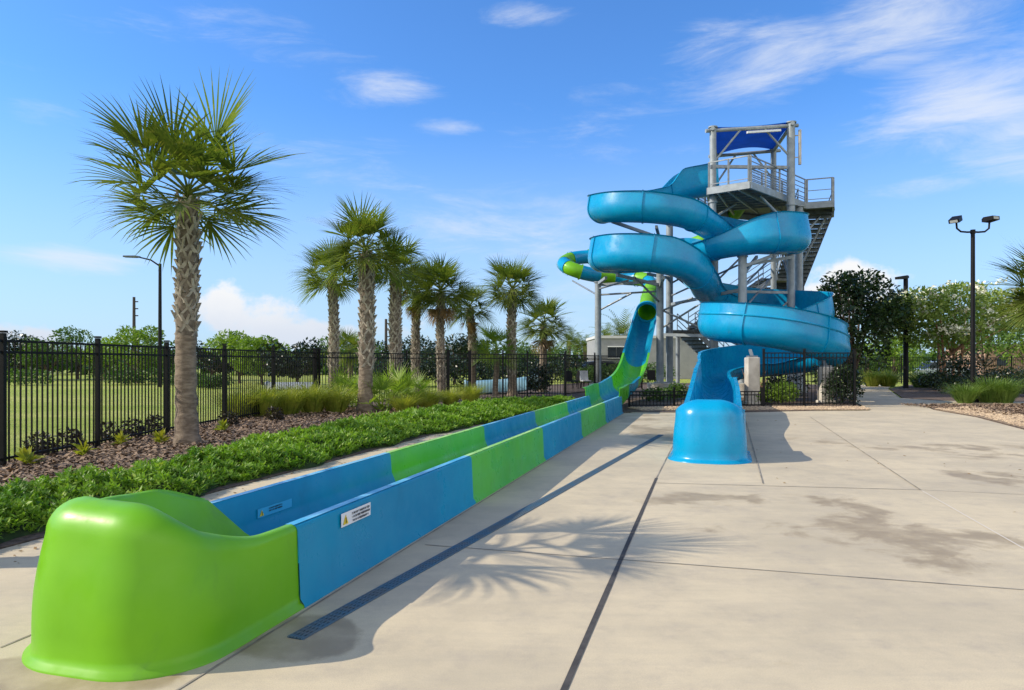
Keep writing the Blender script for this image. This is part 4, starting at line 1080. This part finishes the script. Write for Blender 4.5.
# ------------------------------------------------------------------ background trees
TG = 'trees beyond the lawn'
spec = [('leafy tree', 20, 60, 4.2, 2.6, LEAFD, 'dark bushy tree at the left end of the far tree line'), ('leafy tree', 48, 58, 3.9, 2.3, LEAFM, 'dark mid green tree behind the first fence panel'),
        ('leafy tree', 78, 62, 4.9, 2.4, LEAFM, 'taller open-crowned tree rising above the first fence panel'), ('leafy tree', 104, 60, 3.8, 2.2, LEAFL, 'bright round tree right behind the second fence post'),
        ('leafy tree', 138, 50, 4.4, 2.2, LEAFL, 'bright pointed tree beside the street lamp pole'), ('leafy tree', 160, 55, 3.6, 2.3, LEAFM, 'dense tree directly left of the big palm trunk'),
        ('leafy tree', 212, 58, 3.4, 2.3, LEAFD, 'dark tree just right of the big palm trunk'), ('leafy tree', 240, 50, 4.0, 2.3, LEAFL, 'bright green tree behind the fourth fence post'),
        ('leafy tree', 262, 47, 3.4, 1.9, LEAFL, 'lower bright tree beside the dark spreading one'), ('leafy tree', 298, 42, 3.3, 2.0, LEAFD, 'dark spreading tree left of the fence corner post'),
        ('leafy tree', 345, 55, 3.8, 2.6, LEAFM, 'mid green tree behind the slim palm'), ('leafy tree', 372, 60, 3.6, 2.6, LEAFD, 'dark tree behind the bushy palm'),
        ('leafy tree', 425, 60, 3.8, 3.0, LEAFD, 'dark tree between the two thick palm trunks'), ('leafy tree', 455, 48, 3.9, 2.4, LEAFD, 'rounded dark tree right of the tan skirted palm'),
        ('leafy tree', 500, 60, 3.6, 3.0, LEAFM, 'mid green tree behind the rightmost tall palm'), ('leafy tree', 545, 62, 3.4, 2.8, LEAFM, 'mid green tree left of the feather palms'), ('leafy tree', -25, 58, 4.4, 2.6, LEAFM, 'tree just outside the left edge of the far tree line')]
for i, (c, px, Y, h, cr, lm, lab) in enumerate(spec):
    leaf_tree('leafy_tree', lab, 'tree', gx(px, Y), Y, h*.92, cr, 200+i, lm, 2600, .26, .16, .1, TG, 16, cw=1.1)
# far wood beyond everything
V = []; rg = random.Random(5)
for i in range(300):
    x = rg.uniform(-95, 95); y = rg.uniform(78, 98); r = rg.uniform(1.6, 2.6)
    V += leaf_quads([((x, y, r*.6), (r*1.4, r, r*rg.uniform(.45, .8)))], 40, 1.3, rg=rg)
tag(npmesh('distant_woods', V, LEAFM), 'low distant woods along the horizon', 'woods', kind='stuff')
# shrubs hedge under far trees
m = leaf_tree('leafy_tree', 'big dark glossy magnolia right of the blue bowl', 'tree', gx(853, 38), 38, 6.5, 2.8, 301, LEAFG, 7500, .27, .08, .16, None, 34, cw=.92)
t, cl = leaf_tree('crape_myrtle', 'spreading white-flowered crape myrtle with tan trunks behind the single lamp pole', 'tree', gx(950, 38.5), 38.5, 6.1, 3.6, 302, MYRTLE, 9500, .25, .30, .09, None, 26, bark=BARKM, flat=.6, stems=4, cw=1.2)
V = []; rg = random.Random(8)
for c, r in cl:
    if c[2] < 2.6: continue
    for k in range(5):
        a = rg.uniform(0, 6.28); o = Vector(c)+Vector((math.cos(a)*r[0]*.95, math.sin(a)*r[1]*.95-.1, rg.uniform(.0, .9)*r[2]))
        for q in range(26):
            d = Vector((rg.gauss(0, .17), rg.gauss(0, .17), rg.gauss(0, .1))); s1 = Vector((rg.uniform(-1, 1), rg.uniform(-1, 1), rg.uniform(-1, 1)))*.10; s2 = Vector((rg.uniform(-1, 1), rg.uniform(-1, 1), rg.uniform(-1, 1)))*.10
            V.append([o+d, o+d+s1, o+d+s1+s2, o+d+s2])
npmesh('blossom', V, BLOSSOM, t)
leaf_tree('leafy_tree', 'mid green tree behind the floodlight pole', 'tree', gx(985, 46), 46, 5.2, 3.2, 303, LEAFM, 4500, .24, .25, .12, None, 20)
leaf_tree('leafy_tree', 'bright tree at the far right edge behind the brick building', 'tree', gx(1030, 60), 60, 5.0, 3.0, 304, LEAFL, 2600, .28, .2, .12, None, 16)
leaf_tree('leafy_tree', 'mid green tree between dark magnolia and myrtle', 'tree', gx(895, 58), 58, 4.0, 3.0, 305, LEAFL, 3000, .26, .12, .12, None, 18)
leaf_tree('leafy_tree', 'dark tree seen through the far fence beside the path', 'tree', gx(868, 62), 62, 3.4, 2.8, 306, LEAFM, 2400, .28, .1, .12, None, 16)
def shrub(name, label, x, y, rx, h, seed, lm, n=1200, size=.14, group=None, cat='shrub'):
    rg = random.Random(seed); cl = [((rg.uniform(-.5, .5)*rx, rg.uniform(-.3, .3)*rx, h*rg.uniform(.35, .6)), (rx*rg.uniform(.5, .7), rx*rg.uniform(.45, .65), h*rg.uniform(.38, .5))) for _ in range(6)]
    V = leaf_quads(cl, n, size, rg=rg); o = npmesh(name, [[(max(-9, p[0]), p[1], max(.01, p[2])) for p in q] for q in V], lm); o.location = (x, y, 0)
    return tag(o, label, cat, group)
shrub('dark_shrub', 'dark rounded shrub right behind the floodlight pole', gx(962, 33), 33, 1.5, 2.2, 1, LEAFD, 2400)
shrub('dark_shrub', 'low dark shrub in front of the myrtle trunks', gx(940, 37), 37, 1.6, 1.0, 2, LEAFD, 1600)
shrub('dark_shrub', 'wide clipped dark hedge at the right edge under the brick building', gx(1016, 30), 30, 2.0, 1.3, 3, LEAFD, 2400)
shrub('dark_shrub', 'dark shrub filling the corner of the tall fence beside the concrete post', 11.6, 24.7, .75, 1.5, 4, LEAFD, 1800, .12)
shrub('dark_shrub', 'dark shrub in the bend of the tall fence, nearest the path', 12.6, 27.2, .9, 1.9, 5, LEAFD, 1800, .12)
shrub('yellow_shrub', 'yellow green shrub behind the tall fence between the concrete posts', 9.3, 24.3, .7, .85, 6, LEAFL, 1400, .1)
shrub('yellow_shrub', 'small yellow green shrub against the left concrete post', 8.75, 24.6, .45, .6, 7, LEAFL, 900, .1)
shrub('dark_shrub', 'dark hedge behind the concrete post and the bowl', 10.2, 26.5, .9, 1.1, 8, LEAFD, 1500, .12)
shrub('green_shrub', 'green shrub under the steel column beside the speed slide', 5.5, 26.5, .7, .6, 9, LEAFM, 900, .1)
shrub('green_shrub', 'trimmed green shrub left of the blue flume behind the low fence', 6.3, 27.5, .6, .7, 10, LEAFM, 900, .1)
shrub('green_shrub', 'low green shrub behind the low fence under the flume', 7.9, 25.2, .5, .55, 11, LEAFL, 700, .09)
for i, (px, Y, rx, h, lab) in enumerate(((480, 44, 2.6, 2.0, 'dark hedge mass behind the gate, left part'), (520, 46, 2.8, 2.0, 'dark hedge mass behind the faded slide pieces'), (555, 52, 2.6, 2.1, 'hedge left of the grey building'), (430, 44, 2.4, 2.0, 'dark hedge behind the gate posts'), (390, 42, 2.4, 1.9, 'dark hedge behind the palmetto clump'),
                                      (642, 48, 2.6, 1.6, 'hedge in front of the grey building right side'), (590, 50, 2.2, 1.4, 'hedge below the grey building window'))):
    shrub('clipped_hedge', lab, gx(px, Y), Y, rx, h, 20+i, LEAFD if i < 5 else LEAFM, 2200, .2, 'hedges behind the gate', 'hedge')
for i, (px, Y, rx, h, lab) in enumerate(((30, 46, 2., 1.0, 'low clipped bush far across the lawn at the left'), (190, 44, 1.6, .9, 'low bush on the lawn beside the big palm'), (120, 47, 1.8, 1.1, 'low bush under the bright pointed tree'), (215, 40, 1.2, .8, 'small bush on the lawn right of the big palm'), (165, 48, 2., 1.2, 'bush under the dense tree left of the palm'))):
    shrub('lawn_bush', lab, gx(px, Y), Y, rx, h, 40+i, LEAFM, 1300, .18, 'bushes on the lawn')
shrub('dark_shrub', 'dark squarish clipped shrub behind the fence just before the chairs', gx(546, 33), 33, .95, 1.5, 12, LEAFD, 2200, .12)
rg = random.Random(3)
m = MB()
for k in range(26):
    a = rg.uniform(0, 6.28); l = rg.uniform(.5, 1.3); p0 = Vector((9.0, 26.0, 0)); p1 = p0+Vector((math.cos(a)*.2, math.sin(a)*.2, l*.5)); p2 = p0+Vector((math.cos(a)*.45, math.sin(a)*.4, l)); m.tube([p0, p1, p2], [.012, .01, .004], 4, False)
tag(obj('bare_shrub', m, BARKM), 'leafless twiggy shrub between the concrete posts', 'shrub')
# grey building
x0, x1, Y0 = 7.5, 16.5, 62
t = thing('grey_building', 'low flat-roofed grey building behind the speed slide', 'building', (x0, Y0, 0))
m = MB(); m.box(((x0+x1)/2, Y0+4, 1.8), (x1-x0, 8, 3.6)); obj('wall', m, WALLG, t)
m = MB(); m.box(((x0+x1)/2, Y0+4, 3.72), (x1-x0+.2, 8.2, .24)); obj('roof', m, mat('roof_edge', (.5, .5, .5, 1), .8), t)
for wx in (8.85, 9.62):
    m = MB(); m.box((wx, Y0-.02, 2.35), (.72, .06, .95)); w_ = obj('window', m, GLASSD, t)
    m = MB(); m.bar((wx-.39, Y0-.06, 1.84), (wx+.39, Y0-.06, 1.84), .06, .07); m.bar((wx-.39, Y0-.06, 2.86), (wx+.39, Y0-.06, 2.86), .06, .07); obj('frame', m, WHITE, w_)
x0, x1, Y0 = gx(985, 66), gx(985, 66)+14, 66
t = thing('brick_building', 'low tan brick building behind the fence at the right edge', 'building', (x0, Y0, 0))
m = MB(); m.box(((x0+x1)/2, Y0+3, 1.5), (x1-x0, 6, 3.0)); obj('wall', m, BRICKP, t)
m = MB(); m.poly([(x0-.4, Y0-.4), (x1+.4, Y0-.4), (x1+.4, Y0+6.4), (x0-.4, Y0+6.4)], 3.0, 3.2); obj('roof', m, mat('brown_roof', (.12, .09, .08, 1), .9), t)
for k in range(3):
    m = MB(); m.box((x0+1.6+k*2.6, Y0-.02, 1.7), (1.0, .06, 1.1)); obj('window', m, GLASSD, t)

# spare slide pieces and parked vehicles seen through the fence
def half_pipe(label, x, y, L, w, h, rz, cm, tilt=0.):
    t = thing('slide_segment', label, 'slide segment', (x, y, 0), 'spare slide pieces lying behind the fence')
    m = MB(); rings = []
    for k in range(7):
        s = lerp(-L/2, L/2, k/6); rr = []
        for j in range(13):
            a = math.pi*j/12; rr.append((math.cos(a)*w/2, math.sin(a)*h+.05+tilt*(s/L+.5)))
        inn = [(c*.93, z-.05) for c, z in rr]
        cs, sn = math.cos(rz), math.sin(rz)
        rings.append([Vector((x+s*cs-c*sn, y+s*sn+c*cs, max(0.01, z))) for c, z in rr]+[Vector((x+s*cs-c*sn, y+s*sn+c*cs, max(.005, z))) for c, z in inn[::-1]])
    closed_sweep(m, rings); obj('shell', m, cm, t, 40)
    m = MB(); 
    for rg_ in (rings[0], rings[-1]): m.tube([p+Vector((0, 0, .02)) for p in rg_[:13]], .05, 6)
    obj('flange', m, cm, t, 60)
PALE = fiberglass('faded_blue_gelcoat', (.22, .42, .55, 1), (.35, .50, .58, 1), .4)
half_pipe('long faded blue slide piece lying upside down behind the gate', gx(495, 33), 33, 2.8, 1.3, .55, .12, PALE, .15)
half_pipe('shorter faded blue slide piece leaning behind the long one', gx(522, 33.6), 33.6, 1.4, 1.1, .6, .3, PALE, .25)
half_pipe('whitish slide piece on the grass behind the fence corner', gx(292, 38), 38, 2.6, 1.2, .36, .05, mat('faded_grey_gelcoat', (.3, .33, .35, 1), .6), .0)
def car(label, x, y, rz, paint, L=4.5, W=1.8, H=1.5):
    t = thing('parked_car', label, 'car', (x, y, 0), 'parked cars in the distance'); cs, sn = math.cos(rz), math.sin(rz)
    def T(a, b, z): return (x+a*cs-b*sn, y+a*sn+b*cs, z)
    prof = [(-.5, .3), (-.5, .62), (-.47, .82), (-.28, .9), (-.18, 1.0), (-.02, 1.0), (.18, .98), (.30, .94), (.46, .86), (.5, .6), (.5, .3)]
    body = [(-.5, .22), (-.5, .58), (-.46, .62), (.30, .62), (.47, .55), (.5, .45), (.5, .22)]
    cab = [(-.44, .62), (-.36, .95), (-.2, 1.0), (.08, .98), (.27, .62)]
    def ext(m, pr, w0, w1):
        n = len(pr); vs = [T(a*L, -w0/2, z*H) for a, z in pr]+[T(a*L, w0/2, z*H) for a, z in pr]
        m.add(vs, [tuple(range(n)), tuple(range(n, 2*n))[::-1]]+[(i, n+i, n+(i+1) % n, (i+1) % n) for i in range(n)])
    m = MB(); ext(m, body, W, W); obj('body', m, paint, t, bevel=.06)
    m = MB(); ext(m, cab, W*.86, W*.86); obj('cabin', m, GLASSD, t, bevel=.06)
    m = MB(); ext(m, [(-.36, .955), (-.2, 1.01), (.08, .99), (.05, 1.03), (-.2, 1.05), (-.36, .99)], W*.84, W*.84); obj('roof', m, paint, t)
    for a in (-.3, .31):
        for b in (-1, 1):
            m = MB(); p = Vector(T(a*L, b*W*.46, .33)); n = Vector((-sn, cs, 0))*.11; m.tube([p-n, p+n], .33, 16); w_ = obj('wheel', m, BLACK, t, 40)
            m = MB(); m.tube([p+n*b*1.02, p+n*b*1.08], .19, 12); obj('rim', m, STEEL, w_, 40)
car('silver car parked behind the flowering myrtle trunks', gx(945, 62), 62, .0, mat('silver_paint', (.45, .5, .55, 1), .25, .6))
car('dark blue car parked in front of the grey building by the lone column', gx(607, 52), 52, .15, mat('navy_paint', (.015, .03, .07, 1), .25, .3))
def patio_chair(label, x, y, rz, cm):
    t = thing('patio_chair', label, 'chair', (x, y, 0), 'patio chairs behind the fence'); cs, sn = math.cos(rz), math.sin(rz)
    def T(a, b, z): return Vector((x+a*cs-b*sn, y+a*sn+b*cs, z))
    m = MB(); m.bar(T(-.25, 0, .42), T(.25, 0, .42), .5, .04); obj('seat', m, cm, t)
    m = MB(); m.bar(T(-.25, 0, .44), T(-.38, 0, 1.0), .5, .04, (cs, sn, 0)); obj('backrest', m, cm, t)
    for a in (-.23, .23):
        for b in (-.23, .23):
            m = MB(); m.tube([T(a, b, .42), T(a*1.1, b*1.1, 0)], .018, 6); obj('leg', m, BLACK, t)
patio_chair('white patio chair left of the lone steel column', gx(586, 40), 40, -1.3, WHITE)
patio_chair('dark patio chair nearest the end of the black screen', gx(572, 39), 39, -1.0, BLACK)
patio_chair('dark patio chair between the white chair and the black screen', gx(579, 41), 41, -2.0, BLACK)
patio_chair('dark patio chair right of the lone column behind the speed slide', gx(652, 43), 43, -1.6, BLACK)

# ------------------------------------------------------------------ sky
w = bpy.data.worlds.new('World'); sc.world = w; w.use_nodes = True
t = NT(w.node_tree); bg = t.n['Background']
sunv = Vector((-.994, -.11, 0)).normalized(); ELEV = R(35)
sky = t.node('ShaderNodeTexSky', sky_type='NISHITA'); sky.sun_disc = False; sky.sun_elevation = ELEV; sky.sun_rotation = math.atan2(sunv.x, sunv.y) % (2*math.pi)
sky.air_density = 1.0; sky.dust_density = .6; sky.ozone_density = 2.5
tc_ = t.node('ShaderNodeTexCoord'); sep = t.node('ShaderNodeSeparateXYZ'); t.l.new(tc_.outputs['Generated'], sep.inputs[0])
az = t.math('ARCTAN2', sep.outputs[0], sep.outputs[1]); hyp = t.math('SQRT', t.math('ADD', t.math('MULTIPLY', sep.outputs[0], sep.outputs[0]), t.math('MULTIPLY', sep.outputs[1], sep.outputs[1])))
el = t.math('ARCTAN2', sep.outputs[2], hyp)
cmb = t.node('ShaderNodeCombineXYZ'); t.l.new(az, cmb.inputs[0]); t.l.new(el, cmb.inputs[1])
def mapped(sx, sy, rot=0, off=0):
    m_ = t.node('ShaderNodeMapping'); m_.inputs['Scale'].default_value = (sx, sy, 1); m_.inputs['Rotation'].default_value = (0, 0, rot); m_.inputs['Location'].default_value = (off, off, 0); t.l.new(cmb.outputs[0], m_.inputs[0]); return m_.outputs[0]
def blob(px, py, wx, wy, k=1.):
    a0 = math.atan2(px-512, F); e0 = math.atan2((362-py), math.hypot(F, px-512)); wa = wx/F*math.cos(a0)**2; we = wy/F
    dx = t.math('DIVIDE', t.math('SUBTRACT', az, a0), wa); dy = t.math('DIVIDE', t.math('SUBTRACT', el, e0), we)
    d = t.math('SQRT', t.math('ADD', t.math('MULTIPLY', dx, dx), t.math('MULTIPLY', dy, dy)))
    return t.math('MULTIPLY', t.mapr(d, 0, 1.5, 1, 0), k)
def union(L):
    s = L[0]
    for x_ in L[1:]: s = t.math('MAXIMUM', s, x_)
    return s
cum = union([blob(225, 310, 42, 38), blob(262, 322, 62, 30), blob(300, 335, 90, 22), blob(20, 335, 60, 16, .9), blob(858, 280, 60, 26), blob(830, 300, 90, 30), blob(400, 330, 60, 22, .7), blob(-120, 310, 90, 36), blob(1120, 300, 90, 40)])
ncum = t.noise(16, 9, .62, mapped(1, 1.25))
mc = t.mapr(t.math('ADD', cum, t.math('MULTIPLY', t.math('SUBTRACT', ncum, .5), 1.5)), .46, .86)
cir = union([blob(385, 92, 62, 22, .82), blob(440, 127, 50, 14, .85), blob(530, 16, 65, 14, .8), blob(770, 55, 130, 45, .85), blob(900, 25, 150, 50, .85), blob(970, 100, 150, 55, .9), blob(1020, 140, 110, 45, .85), blob(250, 30, 200, 40, .45), blob(600, 130, 160, 50, .35), blob(940, 186, 80, 14, .6),
             blob(60, 258, 110, 14, .75), blob(30, 110, 60, 20, .55), blob(480, 225, 200, 50, .62), blob(330, 160, 200, 40, .4), blob(620, 300, 200, 50, .55), blob(20, 60, 90, 20, .4)])
ncir = t.noise(9, 9, .66, mapped(.55, 2.6, R(-17)), .5)
mci = t.math('MULTIPLY', t.mapr(t.math('ADD', cir, t.math('MULTIPLY', t.math('SUBTRACT', ncir, .5), 1.7)), .26, 1.2), .8)
# sky colour: deepen the blue a little aloft, pale veil near the horizon
skyc = t.mix(1, sky.outputs[0], (.55, .97, 1.44, 1), 'MULTIPLY')
veil = t.mapr(el, 0.0, .36, .7, 0)
skyc = t.mix(veil, skyc, (3.5, 4.3, 5.5, 1))
shade = t.mapr(t.math('SUBTRACT', el, t.math('MULTIPLY', ncum, .04)), .0, .09, 0, 1)
cc = t.mix(shade, (4.2, 4.6, 5.3, 1), (5.7, 5.75, 5.8, 1))
skyc = t.mix(mci, skyc, (4.9, 5.2, 5.7, 1))
# unseen bright cloud cover added behind the viewer as neutral fill for the shade
fill_cloud = t.math('MULTIPLY', t.mapr(t.math('COSINE', az), .1, -.5), t.math('MULTIPLY', t.mapr(el, .0, .15), t.mapr(el, 1.25, .6)))
fill_cloud = t.math('MULTIPLY', fill_cloud, t.mapr(t.noise(2.2, 6, .6, tc_.outputs['Generated']), .3, .55))
skyc = t.mix(fill_cloud, skyc, (9.5, 9.2, 8.8, 1))
skyc = t.mix(mc, skyc, cc)
t.l.new(skyc, bg.inputs['Color']); bg.inputs['Strength'].default_value = .10

sd = bpy.data.lights.new('sun', 'SUN'); sd.energy = 3.3; sd.angle = R(.4); sd.color = (1, .89, .73)
so = bpy.data.objects.new('sun', sd); col.objects.link(so)
d = Vector((-sunv.x*math.cos(ELEV), -sunv.y*math.cos(ELEV), -math.sin(ELEV))); so.rotation_euler = d.to_track_quat('-Z', 'Y').to_euler(); so.location = (-20, -5, 20)

cam = bpy.data.cameras.new('camera'); co = bpy.data.objects.new('camera', cam); col.objects.link(co); sc.camera = co
co.location = (0, 0, CAMH); co.rotation_euler = (R(90), 0, 0); cam.sensor_width = 36; cam.lens = F/1024*36; cam.shift_y = 17/1024; cam.clip_end = 3000; cam.clip_start = .05
sc.view_settings.view_transform = 'Standard'; sc.view_settings.look = 'None'; sc.view_settings.gamma = 1; sc.view_settings.exposure = 0.75
sc.cycles.use_denoising = True; sc.cycles.max_bounces = 8; sc.cycles.transparent_max_bounces = 8
sc.cycles.sample_clamp_indirect = 8
